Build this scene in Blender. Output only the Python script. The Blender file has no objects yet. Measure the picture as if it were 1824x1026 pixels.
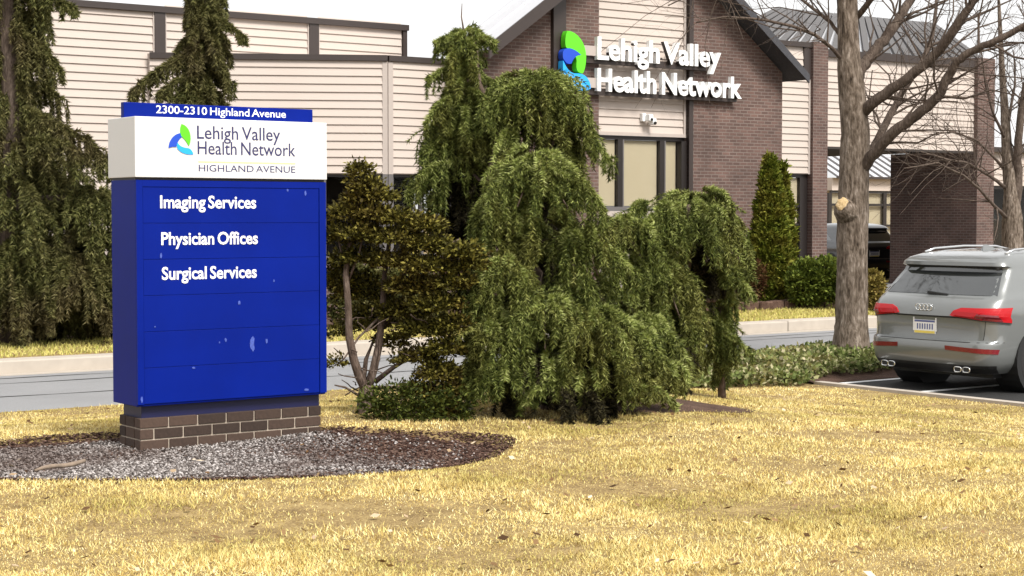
import bpy, bmesh, math, random
import numpy as np
from mathutils import Vector, Matrix

random.seed(7)
rng = np.random.default_rng(11)
R = math.radians
scene = bpy.context.scene
COL = scene.collection

# ------------------------------------------------------------------ camera
CAM_Z = 1.53
F_PX = 3100.0                       # focal length in photo pixels (1824 wide)
PITCH = -math.atan(128.0 / F_PX)
cam_data = bpy.data.cameras.new('camera')
cam_data.sensor_width = 36.0
cam_data.lens = 36.0 * F_PX / 1824.0
cam_data.clip_end = 3000.0
cam = bpy.data.objects.new('camera', cam_data)
cam.location = (0, 0, CAM_Z)
cam.rotation_euler = (R(90) + PITCH, 0, 0)
COL.objects.link(cam)
scene.camera = cam

# ------------------------------------------------------------------ world, sun, exposure
TH = R(36.0)                        # the site (building, road, sign) is turned by this angle
CT, ST = math.cos(TH), math.sin(TH)
SUN_EL = R(48.0)
SUN_DIR = Vector((0.62 * math.cos(SUN_EL), -0.785 * math.cos(SUN_EL), math.sin(SUN_EL))).normalized()   # towards the sun
world = bpy.data.worlds.new('World')
scene.world = world
world.use_nodes = True
wn, wl = world.node_tree.nodes, world.node_tree.links
wn.clear()
w_out = wn.new('ShaderNodeOutputWorld')
w_bg = wn.new('ShaderNodeBackground')
w_sky = wn.new('ShaderNodeTexSky')
w_sky.sky_type = 'NISHITA'
w_sky.sun_disc = False
w_sky.sun_elevation = SUN_EL
w_sky.sun_rotation = math.atan2(SUN_DIR.x, SUN_DIR.y)
w_sky.air_density = 1.0
w_sky.dust_density = 4.0
w_sky.ozone_density = 1.0
w_hs = wn.new('ShaderNodeHueSaturation')
w_hs.inputs['Saturation'].default_value = 0.12
w_mix = wn.new('ShaderNodeMixRGB')                       # bright, even overcast layer over the sky
w_mix.inputs['Fac'].default_value = 0.62
w_mix.inputs['Color2'].default_value = (6.0, 5.98, 5.95, 1)
w_bg.inputs['Strength'].default_value = 0.10
wl.new(w_sky.outputs[0], w_hs.inputs['Color'])
wl.new(w_hs.outputs[0], w_mix.inputs['Color1'])
wl.new(w_mix.outputs[0], w_bg.inputs['Color'])
wl.new(w_bg.outputs[0], w_out.inputs['Surface'])

sun_data = bpy.data.lights.new('sun', 'SUN')
sun_data.energy = 2.0
sun_data.angle = R(18)
sun_data.color = (1.0, 0.965, 0.90)
sun = bpy.data.objects.new('sun', sun_data)
sun.rotation_euler = SUN_DIR.to_track_quat('Z', 'Y').to_euler()
COL.objects.link(sun)

vs = scene.view_settings
scene.display_settings.display_device = 'sRGB'
vs.view_transform = 'Standard'
vs.look = 'None'
vs.gamma = 1.0
vs.use_curve_mapping = False
vs.exposure = 1.2

# ------------------------------------------------------------------ placing
def ray(px, py):
    xc, yc = (px - 912.0) / F_PX, -(py - 513.0) / F_PX
    fwd = Vector((0, math.cos(PITCH), math.sin(PITCH)))
    up = Vector((0, -math.sin(PITCH), math.cos(PITCH)))
    return fwd + up * yc + Vector((1, 0, 0)) * xc

EYE = Vector((0, 0, CAM_Z))

def at(px, py, Z):
    """world point of a pixel at distance Z"""
    d = ray(px, py)
    return EYE + d * (Z / d.y)

def uv(p):
    return (p.x * CT + p.y * ST, -p.x * ST + p.y * CT, p.z)

def W(u, v, z=0.0):
    return Vector((u * CT - v * ST, u * ST + v * CT, z))

def on_v(px, py, v):
    """site coordinates (u, z) of a pixel on the vertical plane at v"""
    d = ray(px, py)
    vv = -d.x * ST + d.y * CT
    p = EYE + d * (v / vv)
    return uv(p)[0], p.z

def on_z(px, py, z):
    d = ray(px, py)
    return EYE + d * ((z - CAM_Z) / d.z)

# ------------------------------------------------------------------ mesh helpers
def mesh_from(V, Fs, mat=None, smooth=False, name='m'):
    me = bpy.data.meshes.new(name)
    me.from_pydata([tuple(v) for v in V], [], Fs)
    if mat: me.materials.append(mat)
    if smooth:
        me.polygons.foreach_set('use_smooth', [True] * len(me.polygons))
    me.update()
    return me

def tri_soup(P, mat, name='m', smooth=False):
    """P: (n,3,3) array of triangles"""
    P = np.ascontiguousarray(P, dtype=np.float32)
    n = len(P)
    me = bpy.data.meshes.new(name)
    me.vertices.add(n * 3)
    me.vertices.foreach_set('co', P.reshape(-1))
    me.loops.add(n * 3)
    me.loops.foreach_set('vertex_index', np.arange(n * 3, dtype=np.int32))
    me.polygons.add(n)
    me.polygons.foreach_set('loop_start', np.arange(n, dtype=np.int32) * 3)
    me.polygons.foreach_set('loop_total', np.full(n, 3, dtype=np.int32))
    me.materials.append(mat)
    me.update(calc_edges=True)
    return me

def link(name, me, parent=None, loc=(0, 0, 0), **props):
    o = bpy.data.objects.new(name, me)
    COL.objects.link(o)
    o.location = loc
    if parent: o.parent = parent
    for k, v in props.items(): o[k] = v
    return o

def thing(name, label, cat, loc=(0, 0, 0), rotz=0.0, group=None):
    o = bpy.data.objects.new(name, None)
    COL.objects.link(o)
    o.empty_display_size = 0.2
    o.location = loc
    o.rotation_euler = (0, 0, rotz)
    o['label'] = label
    o['category'] = cat
    if group: o['group'] = group
    return o

def structure(name, me, loc=(0, 0, 0), rotz=0.0):
    o = link(name, me, None, loc)
    o.rotation_euler = (0, 0, rotz)
    o['kind'] = 'structure'
    return o

class MB:
    """collects faces, in the coordinates of `org`"""
    def __init__(s, org=(0, 0, 0)):
        s.V, s.F, s.o = [], [], Vector(org)
    def add(s, V, Fs):
        n = len(s.V)
        s.V += [Vector(v) - s.o for v in V]
        s.F += [tuple(i + n for i in f) for f in Fs]
        return s
    def box(s, x0, x1, y0, y1, z0, z1):
        V = [(x0, y0, z0), (x1, y0, z0), (x1, y1, z0), (x0, y1, z0), (x0, y0, z1), (x1, y0, z1), (x1, y1, z1), (x0, y1, z1)]
        return s.add(V, [(0, 3, 2, 1), (4, 5, 6, 7), (0, 1, 5, 4), (1, 2, 6, 5), (2, 3, 7, 6), (3, 0, 4, 7)])
    def slab(s, p0, p1, d0, d1, z0, z1):
        """wall piece from p0 to p1 (site coords), d0..d1 measured outwards (to the right of p0>p1)"""
        a, b = Vector((p0[0], p0[1], 0)), Vector((p1[0], p1[1], 0))
        t = (b - a).normalized()
        n = Vector((t.y, -t.x, 0))
        q = [a + n * d1, b + n * d1, b + n * d0, a + n * d0]
        V = [Vector((p.x, p.y, z0)) for p in q] + [Vector((p.x, p.y, z1)) for p in q]
        return s.add(V, [(0, 3, 2, 1), (4, 5, 6, 7), (0, 1, 5, 4), (1, 2, 6, 5), (2, 3, 7, 6), (3, 0, 4, 7)])
    def prism_v(s, poly, v0, v1):
        """polygon of (u,z), counter-clockwise seen from -v, from v0 (front) to v1"""
        n = len(poly)
        V = [(p[0], v0, p[1]) for p in poly] + [(p[0], v1, p[1]) for p in poly]
        Fs = [tuple(range(n)), tuple(range(2 * n - 1, n - 1, -1))]
        for i in range(n):
            j = (i + 1) % n
            Fs.append((i, i + n, j + n, j))
        return s.add(V, Fs)
    def tube(s, pts, rad, sides=8, cap=True):
        pts = [Vector(p) for p in pts]
        n0 = len(s.V)
        ref = Vector((0.31, 0.2, 0.93))
        V, Fs = [], []
        for i, p in enumerate(pts):
            a = pts[max(i - 1, 0)]; b = pts[min(i + 1, len(pts) - 1)]
            t = (b - a).normalized() if (b - a).length > 1e-9 else Vector((0, 0, 1))
            x = t.cross(ref)
            if x.length < 1e-3: x = t.cross(Vector((1, 0, 0)))
            x.normalize(); y = t.cross(x)
            r = rad[i] if hasattr(rad, '__len__') else rad
            for k in range(sides):
                an = 2 * math.pi * k / sides
                V.append(p + (x * math.cos(an) + y * math.sin(an)) * r)
        for i in range(len(pts) - 1):
            for k in range(sides):
                k2 = (k + 1) % sides
                Fs.append((i * sides + k, i * sides + k2, (i + 1) * sides + k2, (i + 1) * sides + k))
        if cap:
            Fs.append(tuple(range(sides - 1, -1, -1)))
            m = (len(pts) - 1) * sides
            Fs.append(tuple(range(m, m + sides)))
        return s.add(V, Fs)
    def build(s, name, mat, parent=None, smooth=False, bevel=0.0, **props):
        me = mesh_from(s.V, s.F, mat, smooth, name)
        if bevel:
            bm = bmesh.new(); bm.from_mesh(me)
            bmesh.ops.bevel(bm, geom=bm.edges[:], offset=bevel, segments=2, affect='EDGES', profile=0.5)
            bm.to_mesh(me); bm.free()
        return link(name, me, parent, (0, 0, 0), **props)

# ------------------------------------------------------------------ materials
def new_mat(name):
    m = bpy.data.materials.new(name)
    m.use_nodes = True
    nt = m.node_tree
    b = nt.nodes['Principled BSDF']
    return m, nt, b

def rgba(c): return (c[0], c[1], c[2], 1.0)

def plain(name, c, rough=0.6, metal=0.0, var=0.12, vscale=6.0, bump=0.0, bscale=60.0, coat=0.0, spec=0.5):
    """a surface with slight mottling and optional fine relief"""
    m, nt, b = new_mat(name)
    N, L = nt.nodes, nt.links
    tc = N.new('ShaderNodeTexCoord')
    nz = N.new('ShaderNodeTexNoise'); nz.inputs['Scale'].default_value = vscale; nz.inputs['Detail'].default_value = 6
    L.new(tc.outputs['Object'], nz.inputs['Vector'])
    mx = N.new('ShaderNodeMixRGB')
    mx.inputs['Color1'].default_value = rgba([x * (1 - var) for x in c])
    mx.inputs['Color2'].default_value = rgba([min(1, x * (1 + var)) for x in c])
    L.new(nz.outputs['Fac'], mx.inputs['Fac'])
    L.new(mx.outputs[0], b.inputs['Base Color'])
    b.inputs['Roughness'].default_value = rough
    b.inputs['Metallic'].default_value = metal
    b.inputs['Specular IOR Level'].default_value = spec
    if coat:
        b.inputs['Coat Weight'].default_value = coat; b.inputs['Coat Roughness'].default_value = 0.04
    if bump:
        n2 = N.new('ShaderNodeTexNoise'); n2.inputs['Scale'].default_value = bscale; n2.inputs['Detail'].default_value = 8
        L.new(tc.outputs['Object'], n2.inputs['Vector'])
        bp = N.new('ShaderNodeBump'); bp.inputs['Strength'].default_value = bump; bp.inputs['Distance'].default_value = 0.02
        L.new(n2.outputs['Fac'], bp.inputs['Height'])
        L.new(bp.outputs[0], b.inputs['Normal'])
    return m

def leafy(name, cols, rough=0.6, trans=0.25, patch=None, patch_scale=1.5, spec=0.12):
    """foliage: every leaf takes its own tone out of `cols`; `patch` is a second set used in noise patches"""
    m, nt, b = new_mat(name)
    N, L = nt.nodes, nt.links
    ge = N.new('ShaderNodeNewGeometry')
    def ramp(cs):
        r = N.new('ShaderNodeValToRGB'); r.color_ramp.interpolation = 'LINEAR'
        e = r.color_ramp.elements
        while len(e) < len(cs): e.new(0.5)
        for i, c in enumerate(cs):
            e[i].position = i / (len(cs) - 1); e[i].color = rgba(c)
        L.new(ge.outputs['Random Per Island'], r.inputs['Fac'])
        return r
    r1 = ramp(cols)
    out = r1.outputs['Color']
    if patch:
        r2 = ramp(patch)
        tc = N.new('ShaderNodeTexCoord')
        nz = N.new('ShaderNodeTexNoise'); nz.inputs['Scale'].default_value = patch_scale; nz.inputs['Detail'].default_value = 5
        L.new(tc.outputs['Object'], nz.inputs['Vector'])
        mr = N.new('ShaderNodeMapRange'); mr.inputs[1].default_value = 0.46; mr.inputs[2].default_value = 0.62
        L.new(nz.outputs['Fac'], mr.inputs[0])
        mx = N.new('ShaderNodeMixRGB')
        L.new(mr.outputs[0], mx.inputs['Fac']); L.new(out, mx.inputs['Color1']); L.new(r2.outputs['Color'], mx.inputs['Color2'])
        out = mx.outputs[0]
    L.new(out, b.inputs['Base Color'])
    b.inputs['Roughness'].default_value = rough
    b.inputs['Specular IOR Level'].default_value = spec
    if trans:
        tr = N.new('ShaderNodeBsdfTranslucent'); L.new(out, tr.inputs['Color'])
        ms = N.new('ShaderNodeMixShader'); ms.inputs['Fac'].default_value = trans
        L.new(b.outputs[0], ms.inputs[1]); L.new(tr.outputs[0], ms.inputs[2])
        L.new(ms.outputs[0], N['Material Output'].inputs['Surface'])
    return m

def brickwork(name, axis, c1=(0.122, 0.069, 0.055), c2=(0.076, 0.044, 0.036), mortar=(0.15, 0.115, 0.10)):
    """brick courses too small in the picture to pick apart, on the (axis, z) plane"""
    m, nt, b = new_mat(name)
    N, L = nt.nodes, nt.links
    tc = N.new('ShaderNodeTexCoord')
    sp = N.new('ShaderNodeSeparateXYZ'); L.new(tc.outputs['Object'], sp.inputs[0])
    cb = N.new('ShaderNodeCombineXYZ')
    sn = N.new('ShaderNodeSeparateXYZ'); L.new(tc.outputs['Normal'], sn.inputs[0])
    ab = N.new('ShaderNodeMath'); ab.operation = 'ABSOLUTE'; L.new(sn.outputs[0], ab.inputs[0])
    gt = N.new('ShaderNodeMath'); gt.operation = 'GREATER_THAN'; gt.inputs[1].default_value = 0.7; L.new(ab.outputs[0], gt.inputs[0])
    mxf = N.new('ShaderNodeMix'); mxf.data_type = 'FLOAT'
    L.new(gt.outputs[0], mxf.inputs[0]); L.new(sp.outputs[0], mxf.inputs[2]); L.new(sp.outputs[1], mxf.inputs[3])
    L.new(mxf.outputs[0], cb.inputs[0]); L.new(sp.outputs[2], cb.inputs[1])
    br = N.new('ShaderNodeTexBrick')
    br.inputs['Scale'].default_value = 1.0
    br.inputs['Brick Width'].default_value = 0.21
    br.inputs['Row Height'].default_value = 0.071
    br.inputs['Mortar Size'].default_value = 0.010
    br.inputs['Mortar Smooth'].default_value = 0.2
    br.inputs['Color1'].default_value = rgba(c1)
    br.inputs['Color2'].default_value = rgba(c2)
    br.inputs['Mortar'].default_value = rgba(mortar)
    L.new(cb.outputs[0], br.inputs['Vector'])
    nz = N.new('ShaderNodeTexNoise'); nz.inputs['Scale'].default_value = 1.3; nz.inputs['Detail'].default_value = 7
    L.new(tc.outputs['Object'], nz.inputs['Vector'])
    mr = N.new('ShaderNodeMapRange'); mr.inputs[1].default_value = 0.3; mr.inputs[2].default_value = 0.7
    mr.inputs[3].default_value = 0.75; mr.inputs[4].default_value = 1.25
    L.new(nz.outputs['Fac'], mr.inputs[0])
    mu = N.new('ShaderNodeVectorMath'); mu.operation = 'MULTIPLY'
    L.new(br.outputs['Color'], mu.inputs[0]); L.new(mr.outputs[0], mu.inputs[1])
    L.new(mu.outputs[0], b.inputs['Base Color'])
    b.inputs['Roughness'].default_value = 0.85
    bp = N.new('ShaderNodeBump'); bp.inputs['Strength'].default_value = 0.5; bp.inputs['Distance'].default_value = 0.01; bp.invert = True
    L.new(br.outputs['Fac'], bp.inputs['Height']); L.new(bp.outputs[0], b.inputs['Normal'])
    return m

def glass(name, tint=(0.9, 0.95, 0.92), fres=1.45, rough=0.02, dark=0.0):
    m, nt, b = new_mat(name)
    N, L = nt.nodes, nt.links
    tr = N.new('ShaderNodeBsdfTransparent'); tr.inputs['Color'].default_value = rgba([t * (1 - dark) for t in tint])
    gl = N.new('ShaderNodeBsdfGlossy'); gl.inputs['Roughness'].default_value = rough
    fr = N.new('ShaderNodeLayerWeight'); fr.inputs['Blend'].default_value = 0.12
    ms = N.new('ShaderNodeMixShader')
    L.new(fr.outputs['Fresnel'], ms.inputs[0]); L.new(tr.outputs[0], ms.inputs[1]); L.new(gl.outputs[0], ms.inputs[2])
    L.new(ms.outputs[0], N['Material Output'].inputs['Surface'])
    return m

M = {}
def siding_mat():
    m = plain('painted_siding', (0.465, 0.397, 0.350), rough=0.6, var=0.09, vscale=0.9, bump=0.06, bscale=30)
    return m
M['siding'] = siding_mat()
M['trim_light'] = plain('light_trim', (0.40, 0.345, 0.31), rough=0.5, var=0.05)
M['trim_brown'] = plain('brown_metal_trim', (0.034, 0.024, 0.021), rough=0.45, var=0.12)
M['dark_frame'] = plain('dark_window_frame', (0.016, 0.012, 0.011), rough=0.4, var=0.1)
M['grey_frame'] = plain('grey_aluminium', (0.12, 0.11, 0.108), rough=0.4, var=0.1)
M['brick_u'] = brickwork('building_brick_front', 0)
M['brick_v'] = brickwork('building_brick_side', 1)
M['mortar'] = plain('mortar', (0.42, 0.35, 0.28), rough=0.9, var=0.15, vscale=40, bump=0.3, bscale=200)
M['brick'] = None
M['blind'] = plain('cream_blind', (0.40, 0.345, 0.245), rough=0.8, var=0.06, vscale=0.8)
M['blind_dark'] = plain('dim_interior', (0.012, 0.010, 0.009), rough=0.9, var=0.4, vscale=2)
M['glass'] = glass('window_glass', tint=(.97, .97, .96))
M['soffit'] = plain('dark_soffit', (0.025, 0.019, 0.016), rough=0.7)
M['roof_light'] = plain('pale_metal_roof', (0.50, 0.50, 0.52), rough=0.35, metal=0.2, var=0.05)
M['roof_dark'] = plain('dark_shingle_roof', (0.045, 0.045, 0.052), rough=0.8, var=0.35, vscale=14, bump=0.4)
M['roof_seam'] = plain('grey_standing_seam', (0.075, 0.068, 0.066), rough=0.5, metal=0.2, var=0.2)
M['concrete'] = plain('pale_concrete', (0.40, 0.35, 0.295), rough=0.85, var=0.16, vscale=5, bump=0.15, bscale=90)
M['white_paint'] = plain('white_paint', (0.80, 0.80, 0.79), rough=0.45, var=0.02)
M['sign_white'] = plain('white_sign_panel', (0.62, 0.62, 0.615), rough=0.35, var=0.015, vscale=2)
M['sign_blue'] = plain('blue_sign_paint', (0.0004, 0.0105, 0.185), rough=0.45, var=0.25, vscale=2.2, spec=0.10)
M['sign_navy'] = plain('navy_plinth', (0.003, 0.004, 0.045), rough=0.5, var=0.1)
M['navy_print'] = plain('navy_print', (0.022, 0.022, 0.10), rough=0.5, var=0.02)
M['leaf_green'] = plain('logo_green', (0.10, 0.62, 0.010), rough=0.4, var=0.02)
M['logo_blue'] = plain('logo_blue', (0.006, 0.06, 0.48), rough=0.4, var=0.02)
M['logo_sky'] = plain('logo_sky_blue', (0.015, 0.36, 0.86), rough=0.4, var=0.02)
M['gold_line'] = plain('pale_green_rule', (0.55, 0.62, 0.30), rough=0.5, var=0.02)
M['black'] = plain('black_plastic', (0.012, 0.012, 0.012), rough=0.55, var=0.1)
M['rubber'] = plain('tyre_rubber', (0.016, 0.015, 0.015), rough=0.85, var=0.2, bump=0.2)
M['chrome'] = plain('chrome', (0.75, 0.75, 0.75), rough=0.12, metal=1.0, var=0.01)
M['alloy'] = plain('alloy_wheel', (0.35, 0.35, 0.36), rough=0.3, metal=0.9, var=0.02)

# asphalt
def asphalt(name, c, wear=0.35):
    m, nt, b = new_mat(name)
    N, L = nt.nodes, nt.links
    tc = N.new('ShaderNodeTexCoord')
    n1 = N.new('ShaderNodeTexNoise'); n1.inputs['Scale'].default_value = 0.7; n1.inputs['Detail'].default_value = 8
    n2 = N.new('ShaderNodeTexNoise'); n2.inputs['Scale'].default_value = 110; n2.inputs['Detail'].default_value = 3
    L.new(tc.outputs['Object'], n1.inputs['Vector']); L.new(tc.outputs['Object'], n2.inputs['Vector'])
    a = N.new('ShaderNodeMixRGB'); a.inputs['Color1'].default_value = rgba([x * (1 - wear) for x in c]); a.inputs['Color2'].default_value = rgba([x * (1 + wear) for x in c])
    L.new(n1.outputs['Fac'], a.inputs['Fac'])
    o = N.new('ShaderNodeMixRGB'); o.blend_type = 'OVERLAY'; o.inputs['Fac'].default_value = 0.6
    L.new(a.outputs[0], o.inputs['Color1']); L.new(n2.outputs['Color'], o.inputs['Color2'])
    bw = N.new('ShaderNodeHueSaturation'); bw.inputs['Saturation'].default_value = 0.25
    L.new(o.outputs[0], bw.inputs['Color'])
    L.new(bw.outputs[0], b.inputs['Base Color'])
    b.inputs['Roughness'].default_value = 0.8
    bp = N.new('ShaderNodeBump'); bp.inputs['Strength'].default_value = 0.4; bp.inputs['Distance'].default_value = 0.01
    L.new(n2.outputs['Fac'], bp.inputs['Height']); L.new(bp.outputs[0], b.inputs['Normal'])
    return m
M['road'] = asphalt('worn_road_asphalt', (0.20, 0.195, 0.208), 0.2)
M['lot'] = asphalt('parking_asphalt', (0.013, 0.0105, 0.0095), 0.4)

def soil(name, cols, scale=5.0, fine=70.0, bump=0.6, stretch=1.0):
    m, nt, b = new_mat(name)
    N, L = nt.nodes, nt.links
    tc = N.new('ShaderNodeTexCoord')
    n1 = N.new('ShaderNodeTexNoise'); n1.inputs['Scale'].default_value = scale; n1.inputs['Detail'].default_value = 9; n1.inputs['Roughness'].default_value = 0.65
    n2 = N.new('ShaderNodeTexNoise'); n2.inputs['Scale'].default_value = fine; n2.inputs['Detail'].default_value = 4
    mp = N.new('ShaderNodeMapping'); mp.inputs['Scale'].default_value = (1, 1, stretch); L.new(tc.outputs['Object'], mp.inputs['Vector'])
    L.new(mp.outputs[0], n1.inputs['Vector']); L.new(mp.outputs[0], n2.inputs['Vector'])
    av = N.new('ShaderNodeMath'); av.operation = 'ADD'
    h = N.new('ShaderNodeMath'); h.operation = 'MULTIPLY'; h.inputs[1].default_value = 0.5
    L.new(n1.outputs['Fac'], av.inputs[0]); L.new(n2.outputs['Fac'], av.inputs[1]); L.new(av.outputs[0], h.inputs[0])
    r = N.new('ShaderNodeValToRGB'); e = r.color_ramp.elements
    while len(e) < len(cols): e.new(0.5)
    for i, c in enumerate(cols):
        e[i].position = 0.33 + 0.34 * i / (len(cols) - 1); e[i].color = rgba(c)
    L.new(h.outputs[0], r.inputs['Fac']); L.new(r.outputs['Color'], b.inputs['Base Color'])
    b.inputs['Roughness'].default_value = 0.95; b.inputs['Specular IOR Level'].default_value = 0.2
    bp = N.new('ShaderNodeBump'); bp.inputs['Strength'].default_value = bump; bp.inputs['Distance'].default_value = 0.03
    L.new(n2.outputs['Fac'], bp.inputs['Height']); L.new(bp.outputs[0], b.inputs['Normal'])
    return m
M['thatch'] = soil('lawn_thatch', [(0.10, 0.062, 0.027), (0.26, 0.18, 0.076), (0.44, 0.33, 0.145)])
M['mulch'] = soil('dark_mulch', [(0.035, 0.020, 0.014), (0.085, 0.050, 0.036), (0.15, 0.095, 0.07)])
M['bark'] = soil('grey_brown_bark', [(0.018, 0.012, 0.008), (0.100, 0.075, 0.055), (0.19, 0.15, 0.118), (0.36, 0.30, 0.25)], scale=11, fine=30, bump=1.0, stretch=.30)
M['bark_dark'] = soil('dark_bark', [(0.045, 0.033, 0.026), (0.095, 0.07, 0.055), (0.16, 0.125, 0.10)], scale=9, fine=42, bump=0.8, stretch=.3)
M['bark_red'] = soil('brown_bark', [(0.05, 0.035, 0.026), (0.12, 0.085, 0.066), (0.21, 0.16, 0.13)], scale=12, fine=50, bump=0.8, stretch=.25)

def lawn_mat(name):
    """dry turf: every blade its own straw tone, worn brown and greener patches at two sizes"""
    m = leafy(name, [(0.32, 0.21, 0.075), (0.66, 0.52, 0.19), (0.78, 0.64, 0.27), (0.86, 0.745, 0.37), (0.92, 0.84, 0.53)], rough=0.85, trans=0.15,
              patch=[(0.13, 0.085, 0.036), (0.46, 0.36, 0.13), (0.62, 0.52, 0.20), (0.46, 0.45, 0.12)], patch_scale=0.62, spec=0.05)
    nt = m.node_tree; N, L = nt.nodes, nt.links
    b = N['Principled BSDF']
    src = b.inputs['Base Color'].links[0].from_socket
    tc = N.new('ShaderNodeTexCoord')
    nz = N.new('ShaderNodeTexNoise'); nz.inputs['Scale'].default_value = 5.5; nz.inputs['Detail'].default_value = 8; nz.inputs['Roughness'].default_value = .7
    L.new(tc.outputs['Object'], nz.inputs['Vector'])
    r_ = N.new('ShaderNodeValToRGB'); e = r_.color_ramp.elements
    e[0].position = .34; e[0].color = (.56, .48, .40, 1); e[1].position = .58; e[1].color = (1.08, 1.08, 1.08, 1)
    k_ = e.new(.44); k_.color = (.97, .93, .82, 1)
    L.new(nz.outputs['Fac'], r_.inputs['Fac'])
    mu = N.new('ShaderNodeMixRGB'); mu.blend_type = 'MULTIPLY'; mu.inputs['Fac'].default_value = 1
    L.new(src, mu.inputs['Color1']); L.new(r_.outputs['Color'], mu.inputs['Color2'])
    for n_ in N:
        if n_.type in ('BSDF_PRINCIPLED', 'BSDF_TRANSLUCENT'):
            i_ = n_.inputs['Base Color'] if n_.type == 'BSDF_PRINCIPLED' else n_.inputs['Color']
            L.new(mu.outputs[0], i_)
    return m
M['straw'] = lawn_mat('dry_grass_blades')
M['verge'] = leafy('verge_grass_blades', [(0.34, 0.32, 0.08), (0.56, 0.50, 0.15), (0.66, 0.57, 0.21), (0.30, 0.33, 0.07)], rough=0.8, trans=0.2, spec=0.1)
M['cedar'] = leafy('weeping_cedar_needles', [(0.016, 0.021, 0.005), (0.060, 0.078, 0.015), (0.118, 0.142, 0.030), (0.25, 0.275, 0.080)], rough=0.55, trans=0.15,
                   patch=[(0.022, 0.020, 0.005), (0.078, 0.082, 0.017), (0.155, 0.158, 0.036), (0.30, 0.30, 0.095)], patch_scale=1.6)
M['spruce'] = leafy('drooping_spruce_needles', [(0.020, 0.021, 0.007), (0.060, 0.066, 0.018), (0.115, 0.118, 0.035), (0.21, 0.20, 0.075)], rough=0.6, trans=0.12,
                   patch=[(0.030, 0.022, 0.011), (0.09, 0.074, 0.03), (0.16, 0.135, 0.06)], patch_scale=0.8)
M['cypress'] = leafy('cypress_sprays', [(0.012, 0.010, 0.003), (0.052, 0.048, 0.009), (0.118, 0.106, 0.020), (0.25, 0.22, 0.045)], rough=0.6, trans=0.12,
                   patch=[(0.020, 0.012, 0.005), (0.078, 0.055, 0.014), (0.155, 0.122, 0.026), (0.30, 0.245, 0.055)], patch_scale=2.2)
M['yew'] = leafy('low_green_sprays', [(0.014, 0.018, 0.004), (0.045, 0.058, 0.010), (0.105, 0.120, 0.022)], rough=0.6, trans=0.15)
M['arbor'] = leafy('arborvitae_sprays', [(0.035, 0.050, 0.006), (0.11, 0.135, 0.014), (0.22, 0.235, 0.035)], rough=0.6, trans=0.15,
                   patch=[(0.05, 0.045, 0.008), (0.15, 0.14, 0.02), (0.25, 0.23, 0.04)], patch_scale=2.5)
M['hedge'] = leafy('hedge_leaves', [(0.030, 0.046, 0.008), (0.095, 0.125, 0.018), (0.19, 0.225, 0.042)], rough=0.5, trans=0.2)
M['rust_leaf'] = leafy('russet_leaves', [(0.07, 0.028, 0.014), (0.15, 0.075, 0.035), (0.12, 0.12, 0.03)], rough=0.6, trans=0.2)
M['gold_leaf'] = leafy('yellow_green_leaves', [(0.12, 0.10, 0.02), (0.24, 0.19, 0.05), (0.30, 0.22, 0.08)], rough=0.6, trans=0.2)
M['ivy'] = leafy('ground_cover_leaves', [(0.055, 0.075, 0.020), (0.13, 0.165, 0.045), (0.22, 0.26, 0.085), (0.40, 0.36, 0.20)], rough=0.5, trans=0.2,
                   patch=[(0.10, 0.09, 0.03), (0.26, 0.22, 0.08), (0.20, 0.24, 0.07), (0.55, 0.47, 0.32)], patch_scale=1.2)
M['stone'] = leafy('gravel_stones', [(0.035, 0.028, 0.025), (0.13, 0.110, 0.10), (0.23, 0.205, 0.19), (0.50, 0.46, 0.44)], rough=0.8, trans=0,
                   patch=[(0.04, 0.027, 0.022), (0.11, 0.085, 0.075), (0.22, 0.185, 0.17)], patch_scale=1.2)
M['chips'] = leafy('bark_mulch_chips', [(0.016, 0.008, 0.006), (0.050, 0.025, 0.018), (0.095, 0.052, 0.038), (0.20, 0.13, 0.10)], rough=0.9, trans=0)
M['dead_leaf'] = leafy('dead_leaves', [(0.05, 0.026, 0.012), (0.12, 0.065, 0.028), (0.26, 0.16, 0.075), (0.70, 0.58, 0.42)], rough=0.8, trans=0.1)

M['cedar_tip'] = leafy('weeping_cedar_highlit_tip_needles', [(0.090, 0.115, 0.024), (0.215, 0.255, 0.058), (0.36, 0.40, 0.12), (0.50, 0.52, 0.22)], rough=0.55, trans=0.15)  # young tip growth, with the highlights of the arching shoots put into the colour
M['spruce_tip'] = leafy('spruce_highlit_tip_needles', [(0.050, 0.050, 0.016), (0.12, 0.118, 0.038), (0.23, 0.21, 0.085)], rough=0.6, trans=0.12)  # spruce tips, likewise lightened so their colour carries the highlights
M['dead_wood'] = plain('dead_wood', (0.20, 0.15, 0.11), rough=0.9, var=0.5, vscale=25)

M['cedar_inner'] = leafy('dead_inner_twigs_painted_shade', [(0.006, 0.005, 0.003), (0.022, 0.018, 0.009), (0.055, 0.048, 0.020)], rough=0.8, trans=0.05)  # dead brown twigs, blackened so the gaps carry painted shade

# ================================================================== GROUND
LOW = -0.52                                    # level of road and parking lot
FAR = -0.34                                    # level of the ground beyond the road
U_LOT, V_LOT = 15.5, 14.9                      # near-left and far edge of the parking lot
V_RD0, V_RD1 = 17.8, 22.0

def sstep(t):
    t = np.clip(t, 0, 1)
    return t * t * (3 - 2 * t)

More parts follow.
